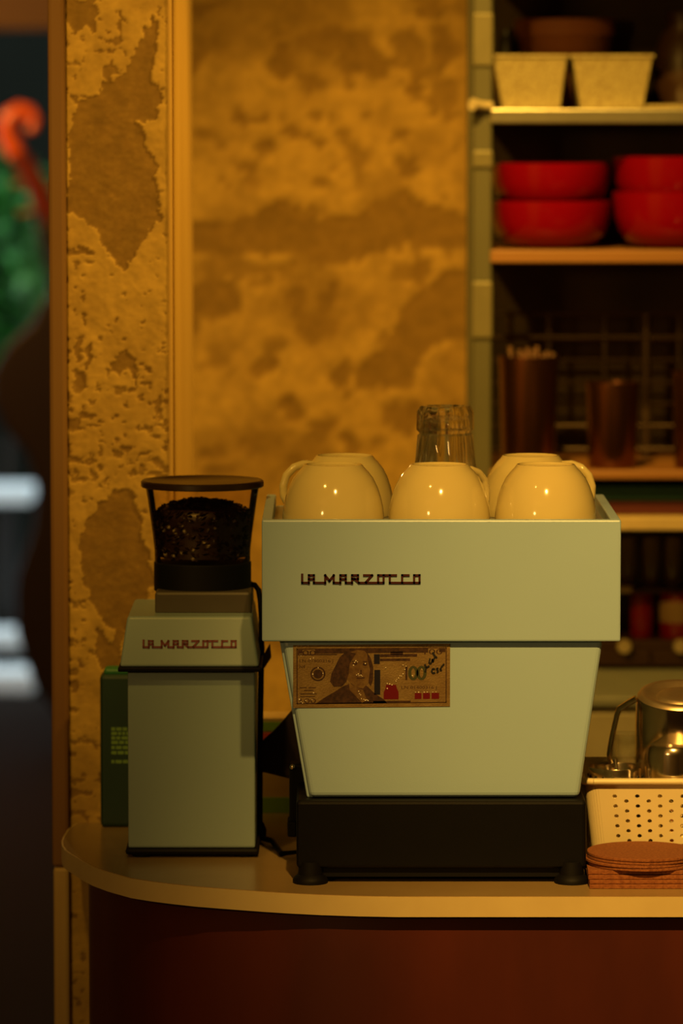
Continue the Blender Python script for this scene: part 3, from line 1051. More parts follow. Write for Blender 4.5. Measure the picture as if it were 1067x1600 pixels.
# ------------------------------------------------------------------ coffee grinder
GY = 0.157
gr = thing('coffee_grinder', 'pale mint coffee grinder with a smoky bean hopper beside the machine', 'coffee grinder', (0, 0, 0))
gx0, gx1 = P(200, 1200, GY).x, P(398.5, 1200, GY).x
gz0, gz1 = P(300, 1325, GY).z, P(300, 1048, GY).z
MB().box((gx0, GY, gz0), (gx1, GY + 0.18, gz1)).build('body', M['mintdim'], gr, bevel=0.002)
MB().box((gx0 - 0.003, GY - 0.004, ZC + 0.003), (gx1 + 0.004, GY + 0.18, gz0)).build('base', M['rubber'], gr, bevel=0.003)
for fx in (gx0 + 0.014, gx1 - 0.012):
    for fy in (GY + 0.010, GY + 0.17):
        MB().lathe([(0, 0), (0.010, 0), (0.011, 0.002), (0.010, 0.004), (0, 0.004)], (fx, fy, ZC), 20).build('foot', M['rubber'], gr, smooth=40)
fl0, fl1 = P(184, 1044, GY - 0.012).x, P(409, 1044, GY - 0.012).x
fz0, fz1 = P(300, 1050, GY - 0.012).z, P(300, 1042.5, GY - 0.012).z
MB().box((fl0, GY - 0.013, fz0), (fl1, GY + 0.185, fz1)).build('flange', M['rubber'], gr, bevel=0.0015)
ct = P(300, 963, GY + 0.004).z
tx0, tx1 = P(199, 963, GY + 0.004).x, P(393, 963, GY + 0.004).x
bx0, bx1 = P(187, 1043, GY - 0.011).x, P(405, 1043, GY - 0.011).x
vs = [(bx0, GY - 0.011, fz1), (bx1, GY - 0.011, fz1), (bx1, GY + 0.18, fz1), (bx0, GY + 0.18, fz1),
      (tx0, GY + 0.004, ct), (tx1, GY + 0.004, ct), (tx1, GY + 0.17, ct), (tx0, GY + 0.17, ct)]
MB().add(vs, [(0, 3, 2, 1), (4, 5, 6, 7), (0, 1, 5, 4), (1, 2, 6, 5), (2, 3, 7, 6), (3, 0, 4, 7)]).build('cap', M['mintdim'], gr, bevel=0.003, seg=3)


def cap_plane(x, z):
    k = (z - fz1) / (ct - fz1)
    return GY - 0.011 + 0.015 * k


gl = lettering(223, 369.5, 1006, GY - 0.003, 0.0010, gr, M['gbadge'], plane=cap_plane, tw=19)
gl['label'] = 'dark red lettering LA MARZOCCO'
hx = P(316.5, 900, GY + 0.09).x
hy = GY + 0.09
z_lo, z_hi = P(316, 930, hy - 0.05).z, P(316, 884, hy - 0.05).z
nk0, nk1 = P(242, 945, GY + 0.035).x, P(393, 945, GY + 0.035).x
MB().box((nk0, GY + 0.035, ct - 0.002), (nk1, GY + 0.15, z_lo + 0.004)).build('neck', M['taupe'], gr, bevel=0.003)
rc = (P(392, 900, hy).x - P(240, 900, hy).x) / 2
MB().lathe([(0, z_lo), (rc - 0.001, z_lo), (rc, z_lo + 0.001), (rc, z_hi - 0.001), (rc - 0.001, z_hi), (0, z_hi)], (hx, hy, 0), 56).build('collar', M['rubber'], gr, smooth=40)
zl0 = P(316, 768, hy - 0.06).z
zl1 = P(316, 757, hy - 0.06).z
r_t = (P(406, 770, hy).x - P(229, 770, hy).x) / 2
r_b = rc - 0.001
hp = MB().lathe([(r_b, z_hi), (r_b + 0.0002, z_hi + 0.012), (r_b + 0.0022, z_hi + 0.030), (r_t - 0.002, zl0 - 0.012), (r_t, zl0)], (hx, hy, 0), 64)
hp.build('hopper', M['hopper'], gr, smooth=50)
rl = (P(412, 762, hy).x - P(220, 762, hy).x) / 2
ld = gr_lid = MB().lathe([(0, zl0), (rl - 0.001, zl0), (rl, zl0 + 0.001), (rl, zl1 - 0.0015), (rl - 0.0015, zl1), (rl - 0.006, zl1), (rl - 0.008, zl1 - 0.0012), (0, zl1 - 0.0012)],
                         (hx, hy, 0), 64).build('lid', M['lid'], gr, smooth=40)
# beans: a solid heap with single beans over its skin
zb_lo, zb_hi = P(316, 868, hy).z, P(316, 783, hy).z


def hop_r(z):
    k = (z - z_hi - 0.03) / (zl0 - z_hi - 0.03)
    return (r_b + 0.0022) + (r_t - r_b - 0.0042) * max(0, min(1, k)) - 0.003


prof = [(0, zb_lo)]
for k in range(9):
    z = zb_lo + (zb_hi - 0.012 - zb_lo) * k / 8
    prof.append((hop_r(z) - 0.002, z))
prof += [(0.042, zb_hi - 0.005), (0.026, zb_hi - 0.0015), (0, zb_hi - 0.001)]
MB().lathe(prof, (hx, hy, 0), 40).build('bean_heap', M['beans'], gr, smooth=60)
rnd = random.Random(12)
bb = MB()
bean = []
for i in range(6):
    a = 2 * math.pi * i / 6
    bean.append((0.0055 * math.cos(a), 0.0040 * math.sin(a), 0))
bean += [(0, 0, 0.0034), (0, 0, -0.0022)]
bfs = [(i, (i + 1) % 6, 6) for i in range(6)] + [((i + 1) % 6, i, 7) for i in range(6)]
for k in range(900):
    if k < 420:
        z = rnd.uniform(zb_lo, zb_hi - 0.013)
        r = hop_r(z) - 0.004
    else:
        q = math.sqrt(rnd.random())
        r = q * (hop_r(zb_hi) - 0.004)
        z = zb_hi - 0.001 - 0.013 * q ** 2.6 + rnd.uniform(-0.001, 0.0022)
    a = rnd.uniform(0, 2 * math.pi)
    mm = Matrix.Translation((hx + r * math.cos(a), hy + r * math.sin(a), z)) @ Matrix.Rotation(rnd.uniform(0, 6.3), 4, 'Z') @ \
        Matrix.Rotation(rnd.uniform(-0.9, 0.9), 4, 'X') @ Matrix.Rotation(rnd.uniform(-0.9, 0.9), 4, 'Y')
    bb.add(bean, bfs, mm)
be = bb.build('coffee_beans', M['beans'], gr, smooth=80)
be['kind'] = 'stuff'
# cord down the right flank and across to the machine
cy = GY + 0.10
cord = [P(386, 912, cy), P(398, 914, cy), P(404, 922, cy), P(407, 940, cy), P(408.5, 970, cy), P(408.5, 1010, cy), P(408, 1060, cy), P(407, 1120, cy),
        P(406, 1200, cy), P(406, 1270, cy), P(406, 1300, cy)]
base_c = Vector((P(408, 1310, cy).x, cy - 0.01, ZC + 0.006))
cord += [base_c, base_c + Vector((0.012, -0.01, -0.0015)), PZ(440, 1334, ZC + 0.004), PZ(475, 1330, ZC + 0.004)]
MB().tube(cord, 0.0030, 10).build('power_cord', M['rubber'], gr, smooth=60)
q = P(407, 1300, cy)
MB().tube([P(407, 1285, cy), P(407, 1296, cy), P(406, 1306, cy), P(406, 1313, cy)], [0.0035, 0.0065, 0.0065, 0.004], 12).build('cord_plug', M['rubber'], gr, smooth=50)
MB().prism_y([(P(x, y, cy + .03).x, P(x, y, cy + .03).z) for x, y in ((407, 1046), (411, 1046), (424, 1026), (422, 1004), (407, 1030))], cy + .02, cy + .028).build('lever', M['trimwood'], gr, bevel=0.002)

# ------------------------------------------------------------------ things around the grinder
# dark green tin behind it
ty = 0.352
a, b = P(157, 1285, ty), P(240, 1045, ty)
gt = thing('coffee_tin', 'dark green tin box with pale green printed lines behind the grinder', 'tin', (a.x, ty, ZC))
hh = b.z - ZC
MB().box((0, 0, 0), (b.x - a.x, 0.033, hh - 0.006)).build('tin_body', M['greenbag'], gt, bevel=0.005, seg=3)
MB().box((0.004, 0.003, hh - 0.008), (b.x - a.x - 0.004, 0.030, hh)).build('tin_lid', M['tinlid'], gt, bevel=0.003)
pm = MB()
rnd = random.Random(3)
for k, py in enumerate((1139, 1146, 1153, 1160, 1168, 1176, 1190)):
    z = P(180, py, ty).z - ZC
    x = P(174, py, ty).x - a.x
    while x < P(203, py, ty).x - a.x:
        w = rnd.uniform(0.003, 0.008)
        pm.box((x, -0.0004, z - 0.0018), (x + w, 0.0002, z + 0.0018))
        x += w + 0.0012
pm.build('printed_lines', M['greenprint'], gt)

# striped carton against the wall, seen in the gap
sy = 0.455
a, b = P(384, 1272, sy), P(470, 1122, sy)
cz = b.z - ZC
ca = thing('striped_carton', 'cream carton with green and red bands in the gap behind the grinder', 'carton', (a.x, sy, ZC))
MB().box((0, 0, 0), (b.x - a.x, 0.055, cz)).build('carton_body', M['cream'], ca, bevel=0.001)


def band(py0, py1, m, nm):
    MB().box((-0.0004, -0.0006, P(430, py1, sy).z - ZC), (b.x - a.x + 0.0004, 0.05, P(430, py0, sy).z - ZC)).build(nm, m, ca)


band(1128, 1142, M['stripeg'], 'green_band')
band(1145, 1166, M['striper'], 'red_band')
band(1246, 1270, M['stripeg'], 'green_band')

# dark cloth hung between grinder and machine
wy = 0.235
poly = [(404, 1168), (412, 1158), (425, 1147), (440, 1131), (456, 1112), (475, 1096), (505, 1085), (505, 1226), (470, 1222), (450, 1217), (430, 1212), (414, 1208), (404, 1206)]
pts = [(P(x, y, wy).x, P(x, y, wy).z) for x, y in poly][::-1]
ct_ = MB().prism_y(pts, wy, wy + 0.022).build('bar_cloth', M['towel'], bevel=0.004, seg=2)
tag(ct_, 'dark brown cloth hung between the grinder and the machine', 'cloth')

# ------------------------------------------------------------------ perforated basket with jugs, right
KY = 0.085
bk0 = P(912, 1225, KY)
rimz = P(990, 1221, KY).z
BW, BD, BH = 0.215, 0.150, rimz - ZC
bx = P(908, 1221, KY).x + 0.0025
kt = thing('plastic_basket', 'cream perforated plastic basket on the bar holding steel jugs', 'basket', (bx, KY, ZC))


def basket_pt(s, h, off=0.0):
    """point on the tapered wall; s along the perimeter from the front left corner, h the height"""
    tp = 0.011 * (1 - h / BH) + 0.002 + off
    x0, x1, y0, y1 = tp, BW - tp, tp * 0.8, BD - tp * 0.8
    r = 0.012
    segs = [('l', (x0 + r, y0), (x1 - r, y0)), ('a', (x1 - r, y0 + r), -math.pi / 2), ('l', (x1, y0 + r), (x1, y1 - r)), ('a', (x1 - r, y1 - r), 0),
            ('l', (x1 - r, y1), (x0 + r, y1)), ('a', (x0 + r, y1 - r), math.pi / 2), ('l', (x0, y1 - r), (x0, y0 + r)), ('a', (x0 + r, y0 + r), math.pi)]
    k = int(s)
    f = s - k
    g = segs[k % 8]
    if g[0] == 'l':
        p = Vector(g[1]).lerp(Vector(g[2]), f)
    else:
        a = g[2] + f * math.pi / 2
        p = Vector(g[1]) + Vector((math.cos(a), math.sin(a))) * r
    return Vector((p.x, p.y, h))


wallm = MB()
ROWS, r_h = 13, 0.0021
h0, h1 = 0.010, BH - 0.013
rowh = (h1 - h0) / ROWS


def cell(sa, sb, ha, hb, sc, rs, rh):
    n = 12
    vs = [basket_pt(sa, ha), basket_pt(sb, ha), basket_pt(sb, hb), basket_pt(sa, hb)]
    hm = (ha + hb) / 2
    for i in range(n):
        a = 2 * math.pi * i / n - 3 * math.pi / 4
        vs.append(basket_pt(sc + rs * math.cos(a), hm + rh * math.sin(a)))
    fs = []
    for c in range(4):
        for k in range(3):
            i = c * 3 + k
            j = (i + 1) % n
            if k < 3:
                fs.append((c, 4 + j, 4 + i) if False else (c if k < 1 else (c if k == 1 else (c + 1) % 4), 4 + j, 4 + i))
        fs.append((c, (c + 1) % 4, 4 + (c * 3 + 2) % n))
    return vs, fs


def strip(sa, sb, ha, hb, n=1):
    for k in range(n):
        s0, s1 = sa + (sb - sa) * k / n, sa + (sb - sa) * (k + 1) / n
        wallm.add([basket_pt(s0, ha), basket_pt(s1, ha), basket_pt(s1, hb), basket_pt(s0, hb)], [(0, 1, 2, 3)])


for sidei, (length, ncell) in ((0, (BW - 0.06, 7)), (2, (BD - 0.055, 4)), (4, (BW - 0.06, 7)), (6, (BD - 0.055, 4))):
    L_ = length
    m0 = 0.025
    for r in range(ROWS):
        ha, hb = h0 + r * rowh, h0 + (r + 1) * rowh
        shift = 0.5 if r % 2 else 0.0
        cw = (1 - 2 * m0) / (ncell + 0.5)
        sa = sidei + m0 + shift * cw
        if sa > sidei + m0 + 1e-6:
            strip(sidei + m0, sa, ha, hb)
        for c in range(ncell):
            s0 = sa + c * cw
            vs, fs = cell(s0, s0 + cw, ha, hb, s0 + cw / 2, r_h / L_ * 0.97, r_h)
            wallm.add(vs, fs)
        se = sa + ncell * cw
        if se < sidei + 1 - m0 - 1e-6:
            strip(se, sidei + 1 - m0, ha, hb)
        strip(sidei, sidei + m0, ha, hb)
        strip(sidei + 1 - m0, sidei + 1, ha, hb)
    strip(sidei, sidei + 1, 0.0, h0)
    strip(sidei, sidei + 1, h1, BH)
for ci in (1, 3, 5, 7):
    strip(ci, ci + 1, 0.0, BH, 8)
bot = [basket_pt(s, 0.0) for k in range(8) for s in ([k, k + 0.999] if k % 2 == 0 else [k + 0.33, k + 0.66])]
wallm.add(bot, [tuple(range(len(bot) - 1, -1, -1))])
ow = wallm.build('basket_wall', M['basket'], kt)
so = ow.modifiers.new('thickness', 'SOLIDIFY')
so.thickness = 0.0022
so.offset = 0
rim = [basket_pt(k + f / 8, BH, -0.004) for k in range(8) for f in range(8)]
rim.append(rim[0])
rm = MB().tube(rim, 0.0042, 8, flat=(0.0036, 0.0042))
rm.build('rim', M['basket'], kt, smooth=60)

# upside-down steel milk jug
jy = KY + 0.070
jz = P(1062, 1082, jy).z
jx = P(1063, 1100, jy).x
jr = jx - P(994, 1110, jy).x
JH = 0.164
JT = math.radians(12.5)
mj = thing('milk_jug', 'large steel milk jug standing upside down in the basket', 'jug', (jx, jy + JH * math.sin(JT), jz - JH * math.cos(JT)))
mj.rotation_euler = (JT, 0, 0)
prof = [(jr * 0.80, 0), (jr * 0.82, 0.001), (jr * 0.86, 0.012), (jr * 0.92, 0.03), (jr * 1.0, JH * 0.62), (jr * 1.01, JH * 0.80), (jr * 1.0, JH * 0.93), (jr * 0.975, JH * 0.975)]
inn = [(jr * 0.955, JH * 0.975), (jr * 0.98, JH * 0.78), (jr * 0.97, JH * 0.62), (jr * 0.80, 0.006)]
MB().lathe(prof + inn, (0, 0, 0), 64, close=True).build('jug_body', M['chrome'], mj, smooth=50)
base = [(jr * 0.975, JH * 0.975), (jr * 0.93, JH * 0.995), (jr * 0.86, JH), (jr * 0.76, JH - 0.0006), (jr * 0.66, JH - 0.0040), (jr * 0.55, JH - 0.0050), (jr * 0.50, JH - 0.0024), (jr * 0.44, JH - 0.0012),
        (jr * 0.2, JH - 0.0024), (0, JH - 0.0028), (0, JH - 0.006), (jr * 0.9, JH - 0.008)]
MB().lathe(base, (0, 0, 0), 64, close=False).build('jug_base', M['brushed'], mj, smooth=50)
hpth = [P(994, 1092, jy), P(984, 1098, jy), P(974, 1105, jy), P(968, 1109, jy), P(964.5, 1118, jy), P(962, 1130, jy), P(958, 1150, jy), P(954.5, 1170, jy), P(953, 1185, jy), P(956, 1196, jy)]
hp_ = [Vector((p.x - jx, 0, (p.z - jz) + JH)) for p in hpth]
MB().tube(hp_, 0.004, 12, flat=(0.0028, 0.0075)).build('handle', M['chrome'], mj, smooth=50)

sj_y = KY + 0.035
sx = P(1052, 1170, sj_y).x
sr = sx - P(1010, 1180, sj_y).x
sz = P(1052, 1163, sj_y).z
SH = sz - ZC - 0.006
sj = thing('steel_cup', 'small polished steel cup upside down in front of the large jug', 'cup', (sx, sj_y, ZC + 0.006))
prof = [(sr * 0.95, 0), (sr, 0.002), (sr * 0.99, SH * 0.6), (sr * 0.985, SH * 0.93), (sr * 0.95, SH * 0.98), (sr * 0.88, SH), (0, SH), (0, SH - 0.002), (sr * 0.9, SH - 0.004), (sr * 0.95, 0.004), (sr * 0.95, 0)]
MB().lathe(prof, (0, 0, 0), 56).build('cup_body', M['chrome'], sj, smooth=50)

# open steel strainer cup
st_y = KY + 0.066
stx = P(962, 1200, st_y).x
str_ = stx - P(919, 1200, st_y).x
stz = P(962, 1197, st_y).z
stt = thing('strainer_cup', 'open steel strainer cup with holes at the left of the basket', 'strainer', (stx, st_y, ZC + 0.006))
TH = stz - ZC - 0.006
MB().lathe([(0, 0), (str_ * 0.8, 0), (str_ * 0.9, 0.004), (str_ * 0.98, TH * 0.5), (str_, TH - 0.001), (str_ * 0.985, TH), (str_ * 0.96, TH - 0.001), (str_ * 0.94, TH * 0.5), (str_ * 0.8, 0.006), (0, 0.006)],
           (0, 0, 0), 56).build('cup_wall', M['chrome'], stt, smooth=50)
hl = MB()
for k in range(18):
    a = 2 * math.pi * k / 18
    rot = Matrix.Rotation(a, 4, 'Z') @ Matrix.Translation((str_ * 0.985, 0, TH - 0.009)) @ Matrix.Rotation(math.pi / 2, 4, 'Y')
    hl.lathe([(0, -0.001), (0.0016, -0.001), (0.0016, 0.0012), (0, 0.0012)], (0, 0, 0), 10, rot)
hl.build('hole', M['ebony'], stt)
# stirring rod in it
ra, rb_ = P(961, 1186, st_y + 0.01), P(968, 1217, st_y - 0.012)
d = (rb_ - ra).normalized()
lo = Vector((stx + 0.010, st_y - 0.012, ZC + 0.0155))
o = MB().tube([ra, lo], 0.0022, 10).build('bar_spoon', M['chrome'], smooth=60)
tag(o, 'thin steel rod standing in the strainer cup', 'spoon')
# glass behind the jug handle
gy_ = KY + 0.120
gxx, gzz = P(979, 1170, gy_).x, P(979, 1146, gy_).z
gj = thing('small_glass', 'small clear glass in the basket behind the jug handle', 'glass', (gxx, gy_, ZC + 0.006))
GH = gzz - ZC - 0.006
gr_ = 0.0165
MB().lathe([(0, 0), (gr_ * .9, 0), (gr_, 0.003), (gr_ * 1.05, GH * .6), (gr_ * .98, GH * .75), (gr_, GH), (gr_ * .90, GH), (gr_ * .88, GH * .75), (gr_ * .94, GH * .6), (gr_ * .86, 0.012), (0, 0.012)],
           (0, 0, 0), 36).build('glass_body', M['glass'], gj, smooth=50)

# cork coasters: round ones on square ones
rnd = random.Random(9)
sqx = P(995, 1390, -0.034).x
sq0 = P(921, 1390, -0.034).x
half = 0.050
z = ZC
names = ['bottom', 'second from the bottom', 'third from the bottom', 'top']
for k in range(4):
    t = 0.0043 if k != 1 else 0.0038
    mb = MB().box((-half, -half, 0), (half, half, t))
    o = mb.build('cork_coaster', M['cork'], bevel=0.0008)
    o.location = (sq0 + half + rnd.uniform(-.0008, .0015) - 0.0015 * (k == 3), -0.034 + half + 0.003 * k, z)
    o.rotation_euler = (0.0, 0, rnd.uniform(-0.02, 0.02))
    tag(o, 'square cork coaster, %s of the square stack beside the machine foot' % names[k], 'coaster', 'square cork coasters')
    z += t + 0.0002
rx = P(1004, 1340, 0.01).x
rn = ['lowest', 'second lowest', 'second highest', 'topmost']
rr = 0.0565
for k in range(4):
    t = 0.0031
    o = MB().lathe([(0, 0), (rr - 0.0006, 0), (rr, 0.0006), (rr, t - 0.0006), (rr - 0.0006, t), (0, t)], (0, 0, 0), 56).build('round_coaster', M['cork'], smooth=40)
    o.location = (rx + rnd.uniform(-.0015, .0015), 0.021 + rnd.uniform(-.002, .001), z)
    tag(o, 'round cork coaster, %s of the round stack in front of the basket' % rn[k], 'coaster', 'round cork coasters')
    z += t + 0.0002

# ------------------------------------------------------------------ shelving at the back, right
ZB = 0.97                                   # height of the back worktop
SY, SB = 1.42, 1.735                        # front and back of the shelf boards
su = thing('shelving_unit', 'steel and wood shelving unit against the back wall', 'shelf', (0, 0, 0))
pl0, pl1 = P(738, 600, SY + 0.01).x, P(768, 600, SY + 0.01).x
SR = 1.25
MB().box((pl0, SY + 0.01, ZB), (pl1, SY + 0.035, 2.45)).build('upright', M['post'], su, bevel=0.003)
MB().box((pl0, SB - 0.030, ZB), (pl1, SB - 0.004, 2.45)).build('upright', M['post'], su, bevel=0.003)
MB().box((SR, SY + 0.01, ZB), (SR + 0.027, SY + 0.035, 2.45)).build('upright', M['post'], su, bevel=0.003)
for py0, py1 in ((235, 263), (20, 104), (440, 530)):
    MB().box((pl0 - 0.001, SY + 0.006, P(750, py1, SY).z), (pl1 + 0.001, SY + 0.037, P(750, py0, SY).z)).build('clamp', M['clamp'], su, bevel=0.003)
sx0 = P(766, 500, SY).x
MB().box((sx0, SB - 0.002, ZB), (SR, SB + 0.008, 2.45)).build('shade_board', M['shelfshade'], su)  # dark sheet added in place of the shade on the wall behind the shelves


def shelf(py0, py1, m, name='shelf_board', lip=0.0):
    a, b = P(900, py0, SY).z, P(900, py1, SY).z
    MB().box((sx0, SY, b), (SR, SB, a)).build(name, m, su, bevel=0.002)
    return a


zs0 = shelf(-64, -48, M['woodshelf'])
zs1 = shelf(170, 193, M['steelshelf'])
zs2 = shelf(391, 411, M['woodshelf'])
zs3 = shelf(735, 749, M['woodshelf'])
zs4 = shelf(808, 829, M['paleshelf'])
hk = P(738, 163, SY - 0.01)
MB().tube([P(768, 166, SY + 0.005), P(752, 165, SY), P(738, 163, SY - 0.01)], [0.006, 0.006, 0.0085], 14).build('rail_end', M['knob'], su, smooth=50)


def tapered_box(name, pxa, pxb, pxc, pxd, py0, zfoot, Y, depth, m, label, cat, group=None):
    zt_ = P(pxa, py0, Y).z
    cx = P((pxa + pxb) / 2, py0, Y).x
    t = thing(name, label, cat, (cx, Y, zfoot), group=group)
    x0, x1 = P(pxa, py0, Y).x - cx, P(pxb, py0, Y).x - cx
    x2, x3 = P(pxc, py0, Y).x - cx, P(pxd, py0, Y).x - cx
    h = zt_ - zfoot
    ins = (x1 - x0 - (x3 - x2)) / 2
    ob = [(x2, ins), (x3, ins), (x3, depth - ins), (x2, depth - ins)]
    ot = [(x0, 0), (x1, 0), (x1, depth), (x0, depth)]
    w = 0.003
    ib = [(x2 + w, ins + w), (x3 - w, ins + w), (x3 - w, depth - ins - w), (x2 + w, depth - ins - w)]
    it = [(x0 + w, w), (x1 - w, w), (x1 - w, depth - w), (x0 + w, depth - w)]
    vs = [(x, y, 0) for x, y in ob] + [(x, y, h) for x, y in ot] + [(x, y, h) for x, y in it] + [(x, y, w) for x, y in ib]
    fs = [(3, 2, 1, 0), (12, 13, 14, 15)]
    for i in range(4):
        j = (i + 1) % 4
        fs += [(i, j, j + 4, i + 4), (i + 4, j + 4, j + 8, i + 8), (i + 8, j + 8, j + 12, i + 12)]
    MB().add(vs, fs).build('bin', m, t, bevel=0.0015)
    rr_ = [(x0, 0, h), (x1, 0, h), (x1, depth, h), (x0, depth, h), (x0, 0, h)]
    mb = MB()
    for a, b in zip(rr_, rr_[1:]):
        mb.tube([a, b], 0.0026, 8)
    mb.build('rim', m, t, smooth=50)
    return t


tapered_box('shelf_basket', 770, 886, 786, 876, 88, zs1, SY + 0.02, 0.16, M['shelfbasket'], 'ivory woven-look basket on the top shelf, next to the upright', 'basket', 'ivory baskets')
tapered_box('shelf_basket', 894, 1020, 908, 1006, 88, zs1, SY + 0.02, 0.16, M['shelfbasket'], 'ivory woven-look basket on the top shelf, farther from the upright', 'basket', 'ivory baskets')
o = MB().lathe([(0, 0), (0.05, 0), (0.052, 0.002), (0.050, 0.005), (0, 0.007)], (P(1058, 168, SY + .06).x, SY + 0.06, zs1), 36).build('flat_dish', M['shelfbasket'], smooth=40)
tag(o, 'flat ivory dish lying beside the baskets on the top shelf', 'dish')


def turned(name, px, pyt, Y, zfoot, prof, m, label, cat, group=None, part='vessel', n=48):
    """prof as (r, k) with k the share of the height"""
    q = P(px, pyt, Y)
    h = q.z - zfoot
    t = thing(name, label, cat, (q.x, Y, zfoot), group=group)
    MB().lathe([(r, k * h) for r, k in prof], (0, 0, 0), n).build(part, m, t, smooth=50)
    return t


TYq = SY + 0.245
tp_ = turned('terracotta_pot', 882, 30, TYq, zs1, [(0, 0), (0.050, 0), (0.056, .1), (0.064, .80), (0.0675, .82), (0.068, .98), (0.066, 1), (0.060, .99), (0.055, .2), (0, .15)], M['terra'],
             'wide terracotta pot on the top shelf behind the ivory baskets', 'pot')
turned('black_canister', 792, 46, TYq, zs1, [(0, 0), (0.014, 0), (0.015, .03), (0.015, .86), (0.010, .92), (0.010, 1), (0, 1)], M['ebony'],
       'small black canister on the top shelf between pot and upright', 'canister')
turned('brown_jug', 1068, 20, TYq - 0.02, zs1, [(0, 0), (0.030, 0), (0.040, .15), (0.043, .45), (0.032, .75), (0.022, .86), (0.026, 1), (0.022, .99), (0.018, .86), (0, .8)], M['darkbrown'],
       'dark brown jug at the right end of the top shelf', 'jug')


def bowl_prof(R, h):
    o_ = [(0, 0), (R * .52, 0), (R * .56, 0.003), (R * .76, h * .11), (R * .90, h * .31), (R * .97, h * .58), (R * .998, h * .90), (R, h), (R - 0.003, h + 0.001)]
    i_ = [(R - 0.005, h - 0.002), (R * .935, h * .58), (R * .86, h * .33), (R * .70, h * .16), (R * .3, h * .10), (0, h * .09)]
    return o_ + i_


by_ = SY + 0.10
for px, R, z2, labs in ((860, 0.0805, (391, 316, 256), ('left stack', 'left')), (1056, 0.0850, (391, 302, 246), ('right stack', 'right'))):
    x = P(px, 330, by_).x
    hgt = P(px, z2[1], by_ - R).z - zs2
    off = P(px, z2[2], by_ - R).z - P(px, z2[1], by_ - R).z
    for k, w in enumerate(('lower', 'upper')):
        t = thing('serving_bowl', '%s glossy red bowl of the %s on the wooden shelf' % (w, labs[0]), 'bowl', (x, by_, zs2 + k * off), group='red bowls')
        MB().lathe(bowl_prof(R - 0.0008 * k, hgt), (0, 0, 0), 64).build('bowl', M['red'], t, smooth=50)

# wire rack with copper cups on the lower wooden shelf
ry = SY + 0.20
wr = thing('wire_rack', 'dark wire rack standing behind the copper cups', 'rack', (0, 0, 0))
ra_, rb2 = P(770, 600, ry).x, P(1160, 600, ry).x
for py, rad in ((490, .0022), (527, .0042), (562, .0025), (597, .0025), (630, .0025), (665, .0025), (702, .0035)):
    z = P(900, py, ry).z
    MB().tube([(ra_, ry, z), (rb2, ry, z)], rad, 8).build('cross_wire', M['wire'], wr, smooth=60)
zt_r = P(900, 490, ry).z
for px in (797, 858, 945, 1010, 1061, 1120):
    x = P(px, 600, ry).x
    MB().tube([(x, ry + .004, zs3), (x, ry + .004, zt_r)], 0.0035 if px != 1010 else 0.007, 8).build('upright_wire', M['wire'], wr, smooth=60)


def copper_cup(px, pyt, Y, R, label):
    return turned('copper_cup', px, pyt, Y, zs3, [(0, 0), (R * .84, 0), (R * .88, .02), (R * .97, .9), (R, .96), (R, 1), (R * .94, 1), (R * .92, .9), (R * .82, .04), (0, .04)],
                  M['copper'], label, 'cup', 'copper cups', 'cup_wall')


cyy = SY + 0.048
copper_cup(826, 556, cyy, 0.040, 'tall copper cup full of straws near the shelf upright')
copper_cup(957, 597, cyy, 0.036, 'shorter copper cup in the middle of the wire rack')
copper_cup(1090, 580, cyy, 0.034, 'copper cup at the right edge before the wire rack')
rnd = random.Random(21)
cpos = P(826, 556, cyy)
ORD = ['first', 'second', 'third', 'fourth', 'fifth', 'sixth', 'seventh', 'eighth', 'ninth']
tips = [(797, 541), (812, 546), (820, 552), (824, 543), (833, 547), (839, 541), (848, 553), (855, 549), (864, 551)]
for k, (px, py) in enumerate(tips):
    tip = P(px, py, cyy + rnd.uniform(-.012, .014))
    tip.x = cpos.x + max(-0.033, min(0.033, tip.x - cpos.x))
    ft = Vector((cpos.x + (tip.x - cpos.x) * 0.6, cyy + (tip.y - cyy) * 0.6, zs3 + 0.012))
    o = MB().tube([ft, tip - (tip - ft).normalized() * 0.004, tip], [0.0028, 0.0028, 0.0036], 10).build('metal_straw', M['straw'], smooth=60)
    tag(o, 'copper-coloured straw in the tall copper cup, %s from the shelf upright' % ORD[k], 'straw', 'straws in the tall copper cup')

# flat boxes on the pale shelf
bxa = P(868, 790, SY + .03).x
z1_, z2_ = P(950, 784, SY + .03).z, P(950, 760, SY + .05).z
t = thing('flat_box', 'dark maroon flat box on the pale shelf, under the teal one', 'box', (bxa, SY + .03, zs4))
MB().box((0, 0, 0), (0.26, 0.2, z1_ - zs4 - .002)).build('tray', M['maroon'], t, bevel=.002)
MB().box((-.001, -.001, z1_ - zs4 - .006), (0.261, 0.201, z1_ - zs4)).build('box_lid', M['maroon'], t, bevel=.002)
t = thing('flat_box', 'teal flat box lying on the maroon one below the copper cups', 'box', (P(888, 770, SY + .05).x, SY + .05, z1_))
MB().box((0, 0, 0), (0.24, 0.17, z2_ - z1_ - .002)).build('tray', M['teal'], t, bevel=.002)
MB().box((-.001, -.001, z2_ - z1_ - .006), (0.241, 0.171, z2_ - z1_)).build('box_lid', M['teal'], t, bevel=.002)
o = MB().lathe([(0, 0), (.011, 0), (.013, .004), (.013, .016), (.010, .022), (0, .024)], (P(862, 770, SY + .10).x - .0, SY + .10, zs4), 24).build('spice_jar', M['woodshelf'], smooth=50)
o.location.x -= 0.002
tag(o, 'small orange-brown jar peeping past the stacked flat boxes', 'jar')

